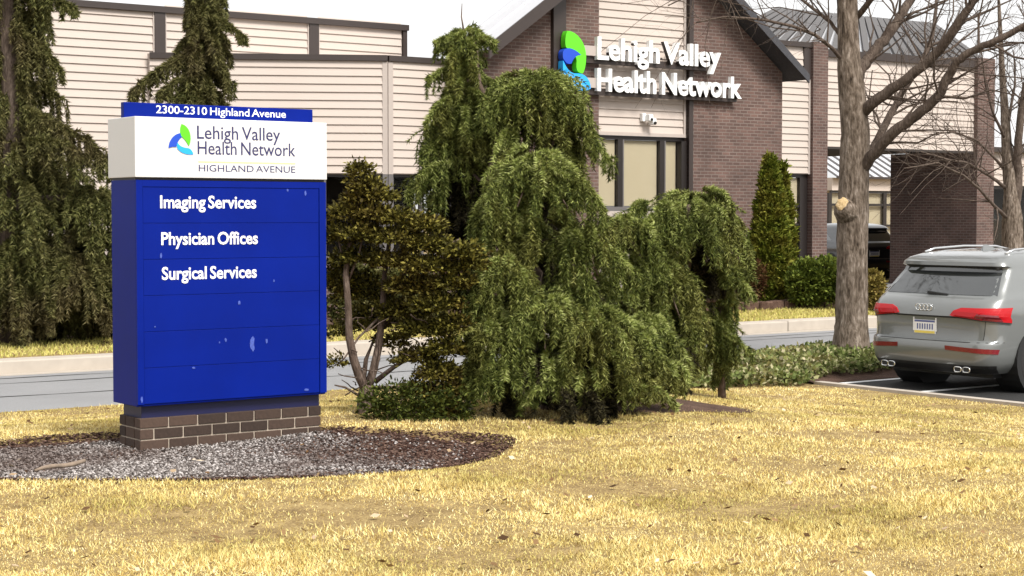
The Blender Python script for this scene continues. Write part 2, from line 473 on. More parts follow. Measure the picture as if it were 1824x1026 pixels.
def hz(u, v):
    u = np.asarray(u, float); v = np.asarray(v, float)
    z = LOW * np.maximum(sstep((v - 11.3) / 6.3), sstep((u - 8.0) / 7.3))
    bumps = 0.014 * (np.sin(u * 1.9 + 1.3 * np.sin(v * 0.7)) + np.sin(v * 2.3 + 1.1 * np.sin(u * 0.9 + 2)))
    x, y = u * CT - v * ST, u * ST + v * CT                      # the planting bed lies a little lower
    dx, dy = x + 1.86, y - 11.18
    a = (dx * math.cos(R(16)) + dy * math.sin(R(16))) / 1.86; c = (-dx * math.sin(R(16)) + dy * math.cos(R(16))) / 1.25
    z = z - .032 * sstep((1.06 - np.sqrt(a * a + c * c)) / .14)
    return z + bumps * (1 - sstep((v - 16.4) / 1.0)) * (1 - sstep((u - 14.3) / 0.9))

def hzw(x, y):
    return hz(x * CT + y * ST, -x * ST + y * CT)

def grid_sheet(u0, u1, nu, v0, v1, nv, zf):
    U = np.linspace(u0, u1, nu + 1); Vv = np.linspace(v0, v1, nv + 1)
    uu, vv = np.meshgrid(U, Vv)
    zz = zf(uu, vv)
    V = np.stack([uu.ravel(), vv.ravel(), np.broadcast_to(zz, uu.shape).ravel()], 1)
    F = [(j * (nu + 1) + i, j * (nu + 1) + i + 1, (j + 1) * (nu + 1) + i + 1, (j + 1) * (nu + 1) + i) for j in range(nv) for i in range(nu)]
    return V, F

V, Fs = grid_sheet(-900, 900, 6, -900, 900, 6, lambda u, v: np.full(u.shape, -1.1))
structure('ground', mesh_from(V, Fs, M['thatch'], name='ground'), rotz=TH)
V, Fs = grid_sheet(-40, 15.42, 200, -12, V_RD0, 110, hz)
structure('lawn', mesh_from(V, Fs, M['thatch'], True, 'lawn'), rotz=TH)
V, Fs = grid_sheet(-120, 160, 40, V_RD0, V_RD1, 1, lambda u, v: np.full(u.shape, LOW - 0.002))
structure('road', mesh_from(V, Fs, M['road'], name='road'), rotz=TH)
V, Fs = grid_sheet(-300, 400, 70, V_RD1 + 0.3, 25.0, 2, lambda u, v: np.full(u.shape, FAR))
structure('grass_verge', mesh_from(V, Fs, M['thatch'], name='grass_verge'), rotz=TH)
V, Fs = grid_sheet(-300, 38.5, 10, 25.0, 80, 2, lambda u, v: np.full(u.shape, FAR + 0.004))
structure('mulch_ground', mesh_from(V, Fs, M['mulch'], name='mulch_ground'), rotz=TH)
V, Fs = grid_sheet(38.5, 400, 10, 25.0, 80, 2, lambda u, v: np.full(u.shape, FAR + 0.002))
structure('far_ground', mesh_from(V, Fs, M['thatch'], name='far_ground'), rotz=TH)
V, Fs = grid_sheet(-300, 400, 10, 80, 700, 6, lambda u, v: np.full(u.shape, FAR))
structure('field', mesh_from(V, Fs, M['thatch'], name='field'), rotz=TH)

# drive under the canopy, asphalt
V, Fs = grid_sheet(31.5, 36.8, 1, 25.0, 60, 1, lambda u, v: np.full(u.shape, FAR + 0.010))
structure('driveway', mesh_from(V, Fs, M['road'], name='driveway'), rotz=TH)

# parking lot with its edge line and stall lines
V, Fs = grid_sheet(U_LOT, 70, 12, -14, V_LOT, 6, lambda u, v: np.full(u.shape, LOW))
lot = structure('parking_lot', mesh_from(V, Fs, M['lot'], name='parking_lot'), rotz=TH)
b = MB(); b.box(U_LOT - 0.09, U_LOT + 0.05, -14, V_LOT + 0.05, LOW - 0.08, LOW + 0.035)
b.build('edging_strip', M['concrete'], lot)
for v in (V_LOT - 0.07, V_LOT - 1.35, V_LOT - 4.1, V_LOT - 6.85):
    b = MB(); b.box(U_LOT + 0.12, U_LOT + 5.6, v - 0.05, v + 0.05, LOW + 0.003, LOW + 0.006)
    b.build('parking_line', M['white_paint'], lot)
# ground between lot, ivy and road
V, Fs = grid_sheet(U_LOT - 0.08, 70, 60, V_LOT, V_RD0, 10,
                   lambda u, v: LOW + 0.012 + 0.10 * np.sin(np.clip((v - V_LOT) / (V_RD0 - V_LOT), 0, 1) * math.pi) + 0 * u)
structure('soil_bank', mesh_from(V, Fs, M['mulch'], True, 'soil_bank'), rotz=TH)

# road sealing lines
rd = bpy.data.objects['road']
for v, u0, u1 in ((19.35, -40, 40), (20.9, -40, 60), (21.45, 4, 60)):
    pts, n = [], int((u1 - u0) / 0.5)
    Vv, Ff = [], []
    for i in range(n + 1):
        u = u0 + (u1 - u0) * i / n
        w = 0.022 + 0.012 * math.sin(i * 1.7)
        c = v + 0.05 * math.sin(i * 0.31) + 0.03 * math.sin(i * 0.9)
        Vv += [(u, c - w, LOW + 0.002), (u, c + w, LOW + 0.002)]
        if i: Ff.append((2 * i - 2, 2 * i, 2 * i + 1, 2 * i - 1))
    link('sealing_line', mesh_from(Vv, Ff, M['lot'], name='sealing_line'), rd)

# kerb along the far side of the road: single kerb stones
kerb = bpy.data.objects.new('kerb', None); COL.objects.link(kerb)
kerb.rotation_euler = (0, 0, TH); kerb['kind'] = 'structure'
b = MB(); b.box(-1.235, 1.235, 0, 0.42, -0.15, 0.19)
kme = b.build('kerb_stone', M['concrete'], kerb, bevel=0.02)
k0 = kme
i = 0
u = -34.0
while u < 62:
    o = k0 if i == 0 else k0.copy()
    if i: COL.objects.link(o); o.parent = kerb
    o.location = (u, V_RD1 + random.uniform(-0.012, 0.012), LOW + random.uniform(-0.012, 0.012))
    u += 2.49; i += 1
for s in range(2):                                   # low gutter apron
    b = MB(); b.box(-36, 64, V_RD1 - 0.14, V_RD1 - 0.015, LOW - 0.1, LOW + 0.012)
    if s == 0: b.build('gutter', M['concrete'], kerb)

# ================================================================== THE CLINIC BUILDING
B_ORG = (19.7, 28.0, FAR)
bld = thing('clinic_building', 'long clinic building with cream siding wings, brown trim and a brick gable front', 'building', W(*B_ORG), TH)
def BB(): return MB(B_ORG)

def siding(part, p0, p1, z0, z1, exposure=0.158, d0=0.0):
    """single lapped boards on the outer (right) side of p0>p1"""
    a, c = Vector((p0[0], p0[1], 0)), Vector((p1[0], p1[1], 0))
    t = (c - a).normalized(); n = Vector((t.y, -t.x, 0))
    q = []
    for (d, z) in ((d0, 0.0), (d0 + 0.034, 0.0), (d0 + 0.004, exposure + 0.012), (d0, exposure + 0.012)):
        q.append((a + n * d + Vector((0, 0, z)), c + n * d + Vector((0, 0, z))))
    V = [x for pr in q for x in pr]
    V = [v - Vector((a.x, a.y, 0)) for v in V]
    Fs = [(0, 1, 3, 2), (2, 3, 5, 4), (4, 5, 7, 6), (6, 7, 1, 0), (0, 2, 4, 6), (7, 5, 3, 1)]
    me = mesh_from(V, Fs, M['siding'], name='siding_board')
    nrow = int(math.ceil((z1 - z0) / exposure - 1e-6))
    for k in range(nrow):
        o = link('siding_board', me, part, Vector((a.x, a.y, z0 + k * exposure)) - Vector(B_ORG))
    return nrow

def part(name, b, mat, **kw): return b.build(name, mat, bld, **kw)
def sub(name, b, mat, p, **kw): return b.build(name, mat, p, **kw)

# --- tall flat-roofed wing behind -------------------------------------------------
VT, ZT = 31.4, 5.58
uL, _ = on_v(-700, 100, VT)
uP1, _ = on_v(283, 60, VT)
uP2, _ = on_v(557, 60, VT)
uR, _ = on_v(721, 60, VT)
tall = part('tall_wing', BB().box(uL, uR, VT, VT + 9, FAR - 0.1, ZT - 0.02), M['trim_light'])
siding(tall, (uL, VT), (uP1 - 0.13, VT), FAR, ZT - 0.13)
siding(tall, (uP1 + 0.12, VT), (uP2 - 0.13, VT), 4.5, ZT - 0.13)
siding(tall, (uP2 + 0.12, VT), (uR - 0.10, VT), 4.5, ZT - 0.13)
sub('roof_trim', BB().box(uL, uR + 0.05, VT - 0.10, VT + 9.05, ZT - 0.12, ZT), M['trim_brown'], tall)
for uu, w in ((uP1, 0.11), (uP2, 0.11), (uR - 0.03, 0.05)):
    sub('trim_post', BB().box(uu - w, uu + w, VT - 0.07, VT - 0.001, 4.2, ZT - 0.121), M['trim_brown'], tall)
    if w > 0.06:
        for sgn in (-1, 1):
            sub('trim_bead', BB().box(uu + sgn * (w + 0.002) - (0.028 if sgn < 0 else 0), uu + sgn * (w + 0.002) + (0.028 if sgn > 0 else 0), VT - 0.045, VT - 0.001, 4.6, ZT - 0.121), M['trim_light'], tall)

# --- low wing with the window band -------------------------------------------------
pA = uv(at(262, 97, 33.7)); pA = (pA[0], VT - 0.12)
P1w = at(690, 97, 34.2); p1 = uv(P1w)[:2]
p2 = (19.7, p1[1] + 0.0)
ZL, ZS = 4.66, 2.37
low = part('low_wing', BB().add([(pA[0], pA[1], ZS - 0.02), (p1[0], p1[1], ZS - 0.02), (p2[0], p2[1], ZS - 0.02), (p2[0], VT - 0.01, ZS - 0.02), (pA[0], VT - 0.01, ZS - 0.02),
                                 (pA[0], pA[1], ZL), (p1[0], p1[1], ZL), (p2[0], p2[1], ZL), (p2[0], VT - 0.01, ZL), (pA[0], VT - 0.01, ZL)],
           [(0, 1, 6, 5), (1, 2, 7, 6), (2, 3, 8, 7), (3, 4, 9, 8), (4, 0, 5, 9), (5, 6, 7, 8, 9), (4, 3, 2, 1, 0)]), M['trim_light'])
def lerp2(a, b_, t): return (a[0] + (b_[0] - a[0]) * t, a[1] + (b_[1] - a[1]) * t)
len1 = math.dist(pA, p1); len2 = math.dist(p1, p2)
c1 = lerp2(pA, p1, 1 - 0.10 / len1); c2 = lerp2(p1, p2, 0.11 / len2)
siding(low, pA, c1, ZS, ZL - 0.12)
siding(low, c2, p2, ZS, ZL - 0.12)
sub('corner_post', BB().slab(c1, p1, 0.0, 0.034, ZS - 0.02, ZL - 0.12), M['trim_light'], low)
sub('corner_post', BB().slab(p1, c2, 0.0, 0.034, ZS - 0.02, ZL - 0.12), M['trim_light'], low)
sub('coping', BB().slab(pA, p1, -0.2, 0.07, ZL - 0.10, ZL + 0.012), M['trim_brown'], low)
sub('coping', BB().slab(p1, p2, -0.2, 0.069, ZL - 0.099, ZL + 0.010), M['trim_brown'], low)
# window band and brick below
ZW0 = 0.72
bw = BB(); bw.slab(pA, p1, -0.30, 0.0, FAR - 0.1, ZW0); bw.slab(p1, p2, -0.30, -0.002, FAR - 0.1, ZW0 - 0.001)
part('brick_base', bw, M['brick_u'])
def window_band(a, c, npan, z0, z1, transom):
    fr = part('window', BB().slab(a, c, -0.16, -0.06, z1 - 0.07, z1 - 0.022), M['dark_frame'])
    L = math.dist(a, c)
    sub('sill', BB().slab(a, c, -0.20, -0.02, z0, z0 + 0.06), M['grey_frame'], fr)
    sub('transom', BB().slab(a, c, -0.15, -0.065, transom, transom + 0.055), M['grey_frame'], fr)
    for i in range(npan + 1):
        t = i / npan * (L - 0.06) / L
        s0, s1 = lerp2(a, c, t), lerp2(a, c, t + 0.06 / L)
        sub('mullion', BB().slab(s0, s1, -0.17, -0.055, z0 + 0.06, z1 - 0.071), M['grey_frame'], fr)
    for i in range(npan):
        s0 = lerp2(a, c, (i / npan) * (L - 0.06) / L + 0.06 / L); s1 = lerp2(a, c, ((i + 1) / npan) * (L - 0.06) / L)
        for (za, zb) in ((z0 + 0.06, transom), (transom + 0.055, z1 - 0.071)):
            sub('pane', BB().slab(s0, s1, -0.115, -0.107, za, zb), M['glass'], fr)
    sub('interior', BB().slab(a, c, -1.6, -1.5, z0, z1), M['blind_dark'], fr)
window_band(pA, c1, 4, ZW0, ZS - 0.0, 1.62)
window_band(c2, p2, 2, ZW0, ZS - 0.0, 1.62)
cp = BB(); cp.slab(c1, p1, -0.2, 0.03, ZW0 - 0.002, ZS - 0.021); cp.slab(p1, c2, -0.2, 0.029, ZW0 - 0.004, ZS - 0.022)
part('corner_pier', cp, M['grey_frame'])

# --- brick gable -------------------------------------------------------------------
VG = 28.0
uG0, uG1 = 19.7, 27.8
uA, zA = 23.78, 7.72
zE0, zE1 = 4.86, 4.72
uS0, uS1 = 22.55, 25.02             # recessed siding and window bay
def roof_z(u):
    return zE0 + (u - uG0) * (zA - zE0) / (uA - uG0) if u < uA else zA + (u - uA) * (zE1 - zA) / (uG1 - uA)
gable = part('gable_front', BB().prism_v([(uG0, FAR - .1), (uS0, FAR - .1), (uS0, roof_z(uS0)), (uG0, zE0)], VG, VG + 0.35), M['brick_u'])
g2 = BB().prism_v([(uS1, FAR - .1), (uG1, FAR - .1), (uG1, zE1), (uS1, roof_z(uS1))], VG, VG + 0.35)
sub('brick_panel', g2, M['brick_u'], gable)
sub('brick_panel', BB().box(uS0, uS1, VG + 0.10, VG + 0.349, FAR - .1, on_v(1143, 371, VG + 0.12)[1] - 0.062), M['trim_light'], gable)
sub('side_wall', BB().box(uG0, uG0 + 0.3, VG + 0.351, VG + 1.3, FAR - .1, zE0 - 0.01), M['brick_v'], gable)
sub('flat_roof', BB().box(uG0 + .301, uG1 - .301, VG + 0.36, VG + 11, 4.4, 4.6), M['roof_dark'], gable)
sub('side_wall', BB().box(uG1 - 0.3, uG1, VG + 0.351, VG + 2.0, FAR - .1, zE1 - 0.01), M['brick_v'], gable)
_, zWh = on_v(1143, 241, VG + 0.12)
_, zWs = on_v(1143, 371, VG + 0.12)
bp = part('siding_bay', BB().prism_v([(uS0, zWh + 0.001), (uS1, zWh + 0.001), (uS1, roof_z(uS1) - 0.01), (uA, zA - 0.01), (uS0, roof_z(uS0) - 0.01)], VG + 0.14, VG + 0.34), M['trim_light'])
siding(bp, (uS0, VG + 0.14), (uS1 - 0.06, VG + 0.14), zWh + 0.05, 7.4)
sub('bay_trim', BB().box(uS1 - 0.06, uS1 - 0.002, VG + 0.09, VG + 0.139, zWh, 7.2), M['trim_light'], bp)
sub('bay_trim', BB().box(uS0, uS1, VG + 0.085, VG + 0.1395, zWh - 0.02, zWh + 0.05), M['trim_light'], bp)
# big window below
gw = part('window', BB().box(uS0, uS1, VG + 0.15, VG + 0.25, zWh - 0.10, zWh - 0.021), M['dark_frame'])
sub('sill', BB().box(uS0, uS1, VG + 0.10, VG + 0.25, zWs - 0.06, zWs + 0.03), M['grey_frame'], gw)
m1 = on_v(1103.5, 300, VG + .18)[0]; m2 = on_v(1178, 300, VG + .18)[0]
edges = [uS0, m1, m2, uS1 - 0.12]
for mu in (m1, m2):
    sub('mullion', BB().box(mu - 0.075, mu + 0.05, VG + 0.14, VG + 0.26, zWs + 0.03, zWh - 0.101), M['dark_frame'], gw)
    sub('mullion_edge', BB().box(mu + 0.052, mu + 0.085, VG + 0.135, VG + 0.26, zWs + 0.03, zWh - 0.101), M['grey_frame'], gw)
sub('jamb', BB().box(uS1 - 0.15, uS1 - 0.002, VG + 0.06, VG + 0.26, zWs + 0.03, zWh - 0.101), M['dark_frame'], gw)
sub('glass', BB().box(uS0 + 0.002, uS1 - 0.152, VG + 0.205, VG + 0.213, zWs + 0.032, zWh - 0.103), M['glass'], gw)
for e0, e1 in ((uS0 + .03, m1 - .08), (m1 + .09, m2 - .08), (m2 + .09, uS1 - .16)):
    sub('blind', BB().box(e0 + .012, e1 - .012, VG + 0.235, VG + 0.245, zWs + 0.05, zWh - 0.115), M['blind'], gw)
    sub('blind_edge', BB().box(e0 - .012, e1 + .012, VG + 0.247, VG + 0.255, zWs + 0.033, zWh - 0.103), M['grey_frame'], gw)
sub('jamb_reveal', BB().box(uS1, uS1 + 0.115, VG - 0.018, VG + 0.09, FAR, roof_z(uS1 + .1) - 0.05), M['trim_brown'], gable)
# dark pilaster left of the bay
uq0, uq1 = on_v(981, 90, VG)[0], on_v(1003, 90, VG)[0]
sub('pilaster', BB().box(uq0, uq1, VG - 0.10, VG - 0.001, FAR, roof_z(uq0) - 0.02), M['trim_brown'], gable)
# roof: two slopes with rake boards, deep overhang in front
VO = VG - 0.50
gr = part('gable_roof', BB().add([(uG0 - .25, VO, roof_z(uG0) - .25 * .70 + .17), (uA, VO, zA + .17), (uA, VG + 0.95, zA + .17), (uG0 - .25, VG + 0.95, roof_z(uG0) - .25 * .7 + .17),
                                  (uG0 - .25, VO, roof_z(uG0) - .25 * .70 + .05), (uA, VO, zA + .05), (uA, VG + 0.95, zA + .05), (uG0 - .25, VG + 0.95, roof_z(uG0) - .25 * .7 + .05)],
          [(0, 1, 2, 3), (7, 6, 5, 4), (0, 4, 5, 1), (3, 7, 4, 0), (2, 6, 7, 3)]), M['roof_light'])
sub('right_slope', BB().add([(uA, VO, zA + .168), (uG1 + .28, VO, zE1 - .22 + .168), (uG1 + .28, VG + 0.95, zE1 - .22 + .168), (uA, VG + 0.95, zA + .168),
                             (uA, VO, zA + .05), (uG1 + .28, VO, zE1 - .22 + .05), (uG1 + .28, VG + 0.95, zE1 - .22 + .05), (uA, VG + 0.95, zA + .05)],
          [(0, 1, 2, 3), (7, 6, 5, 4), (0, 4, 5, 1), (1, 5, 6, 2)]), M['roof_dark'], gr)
rk = BB().prism_v([(uG0 - .28, roof_z(uG0) - .30), (uA, zA - .10), (uA, zA + .19), (uG0 - .28, roof_z(uG0) - .02)], VO - 0.04, VO - 0.002)
sub('rake_board', rk, M['trim_brown'], gr)
rk = BB().prism_v([(uA, zA - .02), (uG1 + .31, zE1 - .24), (uG1 + .31, zE1 - .05), (uA, zA + .19)], VO - 0.0405, VO - 0.0025)
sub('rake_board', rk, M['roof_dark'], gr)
k = 0
for i in range(1, 3):                              # standing seams on the bright slope
    v = VO + i * 0.6
    sub('roof_seam', BB().add([(uG0 - .25, v, roof_z(uG0) - .175 + .172), (uA, v, zA + .172), (uA, v + .03, zA + .172), (uG0 - .25, v + .03, roof_z(uG0) - .175 + .172),
                               (uG0 - .25, v, roof_z(uG0) - .175 + .205), (uA, v, zA + .205), (uA, v + .03, zA + .205), (uG0 - .25, v + .03, roof_z(uG0) - .175 + .205)],
        [(4, 5, 6, 7), (0, 1, 5, 4), (2, 3, 7, 6)]), M['roof_light'], gr)

# --- wall and canopy to the right ---------------------------------------------------
VC = 30.0
uc0 = 27.9
uc1 = on_v(1442, 220, VC)[0]; uc2 = on_v(1468, 220, VC)[0]
uc3 = on_v(1735, 220, VC)[0]; uc4 = on_v(1765, 220, VC)[0]
zp0, zp1 = on_v(1418, 310, VC)[1], on_v(1418, 140, VC)[1]
link_wall = part('link_wall', BB().box(uc0, uc1, VC, VC + 0.3, zp0, 5.6), M['trim_light'])
siding(link_wall, (uc0, VC), (uc1 - 0.07, VC), zp0 + 0.02, zp1)
siding(link_wall, (uc0, VC), (uc1 - 0.25, VC), zp1 + 0.16, 5.45)
sub('trim_band', BB().box(uc0, uc1 - 0.001, VC - 0.05, VC - 0.001, zp1 + 0.01, zp1 + 0.15), M['trim_brown'], link_wall)
sub('trim_post', BB().box(uc1 - 0.24, uc1 - 0.001, VC - 0.045, VC - 0.001, zp1 + 0.151, 5.6), M['trim_brown'], link_wall)
sub('trim_band', BB().box(uc0, uc1 - 0.001, VC - 0.08, VC + 0.3, 5.601, 5.72), M['trim_brown'], link_wall)
sub('trim_post', BB().box(uc1 - 0.068, uc1 - 0.002, VC - 0.032, VC - 0.001, zp0, zp1), M['trim_light'], link_wall)
lw = part('window', BB().box(uc0, uc1 - 0.01, VC + 0.06, VC + 0.16, zp0 - 0.08, zp0 - 0.002), M['dark_frame'])
za = on_v(1418, 367, VC)[1]; zb = on_v(1418, 398, VC)[1]
for i, (z0, z1) in enumerate(((za + .03, zp0 - .081), (zb, za - .03))):
    sub('pane', BB().box(uc0, uc1 - .26, VC + .10, VC + .108, z0, z1), M['glass'], lw)
    sub('blind', BB().box(uc0, uc1 - .27, VC + .14, VC + .15, z0 + .01, z1 - .01), M['blind'], lw)
sub('transom', BB().box(uc0, uc1 - .26, VC + .07, VC + .15, za - .029, za + .029), M['dark_frame'], lw)
sub('transom', BB().box(uc0, uc1 - .26, VC + .07, VC + .15, zb - .05, zb - .001), M['dark_frame'], lw)
sub('pane', BB().box(uc0, uc1 - .26, VC + .10, VC + .108, FAR + .3, zb - .051), M['glass'], lw)
sub('jamb', BB().box(uc1 - .259, uc1 - .01, VC + .05, VC + .16, FAR, zp0 - .081), M['dark_frame'], lw)
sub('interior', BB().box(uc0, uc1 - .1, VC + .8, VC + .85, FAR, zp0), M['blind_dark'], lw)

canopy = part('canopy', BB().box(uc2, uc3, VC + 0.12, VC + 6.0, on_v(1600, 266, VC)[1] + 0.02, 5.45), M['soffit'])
zc0 = on_v(1600, 265, VC)[1]
fas = part('canopy_fascia', BB().box(uc2, uc3, VC + 0.03, VC + 0.118, zc0, 5.48), M['trim_light'])
siding(fas, (uc2, VC + 0.03), (uc3, VC + 0.03), zc0, 5.28)
sub('trim_band', BB().box(uc2, uc3, VC - 0.06, VC + 0.029, 5.42, 5.60), M['trim_brown'], fas)
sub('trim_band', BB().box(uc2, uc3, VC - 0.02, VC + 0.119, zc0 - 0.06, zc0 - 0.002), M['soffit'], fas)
part('brick_pier', BB().box(uc1, uc2, VC - 0.12, VC + 0.45, FAR - .1, 5.74), M['brick_u'])
part('brick_pier', BB().box(uc3, uc4, VC - 0.12, VC + 0.5, FAR - .1, 5.68), M['brick_u'])
part('brick_pier', BB().box(uc2 + .02, uc2 + .35, VC + 2.2, VC + 2.7, FAR - .1, zc0 + .0), M['brick_u'])
part('brick_side_wall', BB().box(uc3, uc4 - .05, VC + 0.501, VC + 2.86, FAR - .1, zc0 - 0.003), M['brick_v'])
# seamed roof behind the fascia
ur0, ur1 = on_v(1380, 29, VC + 6.5)[0], on_v(1655, 29, VC + 6.5)[0]
zr = on_v(1500, 30, VC + 6.5)[1]
rf = part('seamed_roof', BB().add([(uc0, VC + .3, 5.62), (uc4, VC + .3, 5.55), (ur1, VC + 6.5, zr), (ur0, VC + 6.5, zr), (ur0, VC + 12, 5.5), (uc4 + 1, VC + 12, 5.5)],
     [(0, 1, 2, 3), (3, 2, 5, 4), (1, 5, 2)]), M['roof_light'])
for i in range(26):
    t = i / 25.0
    a = Vector((uc0 + (uc4 - uc0) * t, VC + .3, 5.62 - .07 * t)); c = Vector((ur0 + (ur1 - ur0) * t, VC + 6.5, zr))
    n = Vector((0, -0.3, 0.95)) * 0.09
    s_ = Vector((0.24, 0, 0))
    sub('roof_seam', BB().add([a, a + s_, c + s_, c, a + n, a + s_ + n, c + s_ + n, c + n], [(4, 5, 6, 7), (0, 4, 7, 3), (1, 2, 6, 5), (0, 1, 5, 4)]), M['roof_seam'], rf)
# far right end of the building
VE = 32.0
ue0 = uc4 + .01
ze0, ze1 = on_v(1795, 331, VE)[1], on_v(1795, 272, VE)[1]
endw = part('end_wing', BB().box(ue0, ue0 + 9, VE, VE + 0.84, ze0, ze1), M['trim_light'])
siding(endw, (ue0, VE), (ue0 + 9, VE), ze0, ze1 - .16)
sub('roof_trim', BB().box(ue0, ue0 + 9.1, VE - .2, VE + 0.85, ze1 + .001, ze1 + .14), M['trim_brown'], endw)
rr = BB().add([(ue0, VE - .2, ze1 + .142), (ue0 + 9.2, VE - .2, ze1 + .142), (ue0 + 9.2, VE + 4, ze1 + 1.5), (ue0 + 4.2, VE + 4, ze1 + 1.5)], [(0, 1, 2, 3)])
sub('roof_slope', rr, M['roof_light'], endw)
ew = part('window', BB().box(ue0 + .25, ue0 + 9, VE + .02, VE + .12, ze0 - .09, ze0 - .002), M['dark_frame'])
for i in range(5):
    sub('mullion', BB().box(ue0 + .25 + i * 1.5, ue0 + .34 + i * 1.5, VE + .02, VE + .12, FAR + .3, ze0 - .091), M['dark_frame'], ew)
    sub('pane', BB().box(ue0 + .342 + i * 1.5, ue0 + 1.748 + i * 1.5, VE + .06, VE + .07, FAR + .3, ze0 - .091), M['glass'], ew)
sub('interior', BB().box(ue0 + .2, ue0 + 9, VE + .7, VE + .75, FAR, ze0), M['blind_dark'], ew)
part('brick_pier', BB().box(ue0, ue0 + .24, VE - .05, VE + .12, FAR - .1, ze0 - .003), M['brick_u'])
part('brick_base', BB().box(ue0 + .25, ue0 + 9, VE, VE + .2, FAR - .1, FAR + .3), M['brick_u'])

# --- second building seen through the canopy ------------------------------------------
B2 = W(38, 52, FAR)
far = thing('far_building', 'far building with pale seamed roof glimpsed under the dark canopy behind the bare tree', 'building', B2, TH)
def FB(): return MB((38, 52, FAR))
VF = 52.0
zf0, zf1, zf2 = on_v(1567, 340, VF)[1], on_v(1567, 318, VF)[1], on_v(1567, 270, VF)[1]
uf0, uf1 = on_v(1480, 400, VF)[0], on_v(1640, 400, VF)[0]
FB().box(uf0, uf1, VF, VF + 6, FAR - .1, FAR + .8).build('wall', M['brick_u'], far)
FB().box(uf0, uf1, VF - .05, VF + 6, zf0, zf1).build('fascia', M['siding'], far)
FB().add([(uf0, VF - .3, zf1 + .03), (uf1, VF - .3, zf1 + .03), (uf1, VF + 5, zf2 + 1.6), (uf0, VF + 5, zf2 + 1.6)], [(0, 1, 2, 3)]).build('roof', M['roof_light'], far)
FB().box(uf0, uf1, VF - .35, VF - .30, zf1 - .04, zf1 + .06).build('gutter', M['trim_brown'], far)
for i in range(int((uf1 - uf0) / .55)):
    u = uf0 + i * .55
    FB().add([(u, VF - .3, zf1 + .06), (u + .16, VF - .3, zf1 + .06), (u + .16, VF + 5, zf2 + 1.65), (u, VF + 5, zf2 + 1.65)], [(0, 1, 2, 3)]).build('roof_seam', M['roof_seam'], far)
fw = FB().box(uf0, uf1, VF + .02, VF + .1, zf0 - .1, zf0 - .001).build('window', M['dark_frame'], far)
zt = on_v(1567, 365, VF)[1]; zt2 = on_v(1567, 402, VF)[1]
FB().box(uf0, uf1, VF + .02, VF + .1, zt - .05, zt + .05).build('transom', M['dark_frame'], fw)
FB().box(uf0, uf1, VF + .025, VF + .1, zt2 - .05, zt2 + .05).build('transom', M['dark_frame'], fw)
um = on_v(1545, 365, VF)[0]; um2 = on_v(1577, 365, VF)[0]
for i in range(-2, 4):
    u = um + i * (um2 - um)
    FB().box(u - .1, u + .1, VF + .01, VF + .1, FAR + .8, zf0 - .101).build('mullion', M['dark_frame'], fw)
FB().box(uf0, uf1, VF + .05, VF + .06, FAR + .8, zf0 - .101).build('pane', M['glass'], fw)
FB().box(uf0, uf1, VF + .2, VF + .25, FAR + .8, zf0 - .101).build('blind', M['blind'], fw)

# bare mulch under the weeping cedars
Vm, Fm = [], []
mcx = at(1120, 738, 14.2)
for j, fr in enumerate((0.0, .6, 1.0)):
    for i in range(40):
        an = 2 * math.pi * i / 40; w = 1 + .10 * math.sin(3 * an + 2) + .06 * math.sin(8 * an)
        x, y = mcx.x + 1.05 * fr * w * math.cos(an), mcx.y + .55 + .85 * fr * w * math.sin(an)
        Vm.append((x, y, float(hzw(x, y)) + (.03, .025, .004)[j]))
for j in range(2):
    for i in range(40): Fm.append((j * 40 + i, (j + 1) * 40 + i, (j + 1) * 40 + (i + 1) % 40, j * 40 + (i + 1) % 40))
structure('mulch_patch', mesh_from(Vm, Fm, M['mulch'], True, 'mulch_patch'))

# ================================================================== LETTERING
def text_polys(s, bold=0.0, extrude=0.0, res=3):
    cu = bpy.data.curves.new('lettering', 'FONT')
    cu.body = s; cu.space_word = 0.62; cu.offset = bold; cu.extrude = extrude; cu.resolution_u = res
    ob = bpy.data.objects.new('lettering', cu)
    COL.objects.link(ob)
    bpy.context.view_layer.update()
    me = bpy.data.meshes.new_from_object(ob.evaluated_get(bpy.context.evaluated_depsgraph_get()))
    V = [v.co.copy() for v in me.vertices]; Fs = [tuple(p.vertices) for p in me.polygons]
    bpy.data.objects.remove(ob); bpy.data.curves.remove(cu); bpy.data.meshes.remove(me)
    return V, Fs

def cap_h(bold):
    V, _ = text_polys('H', bold)
    return max(v.y for v in V) - min(v.y for v in V)

def text_on_v(s, x0, x1, zb, ch, v, depth, org, bold=0.0, spacing=None, res=3):
    """lettering on a wall plane at v (front face at v), x0..x1 wide, baseline zb, capital height ch; returns verts and faces minus org"""
    V, Fs = text_polys(s, bold, 0.5 if depth else 0.0, res)
    xm, xM = min(p.x for p in V), max(p.x for p in V)
    sx = (x1 - x0) / (xM - xm); sz = ch / cap_h(bold)
    out = [Vector((x0 + (p.x - xm) * sx, v + (0.5 - p.z) * depth, zb + p.y * sz)) - Vector(org) for p in V]
    return out, Fs

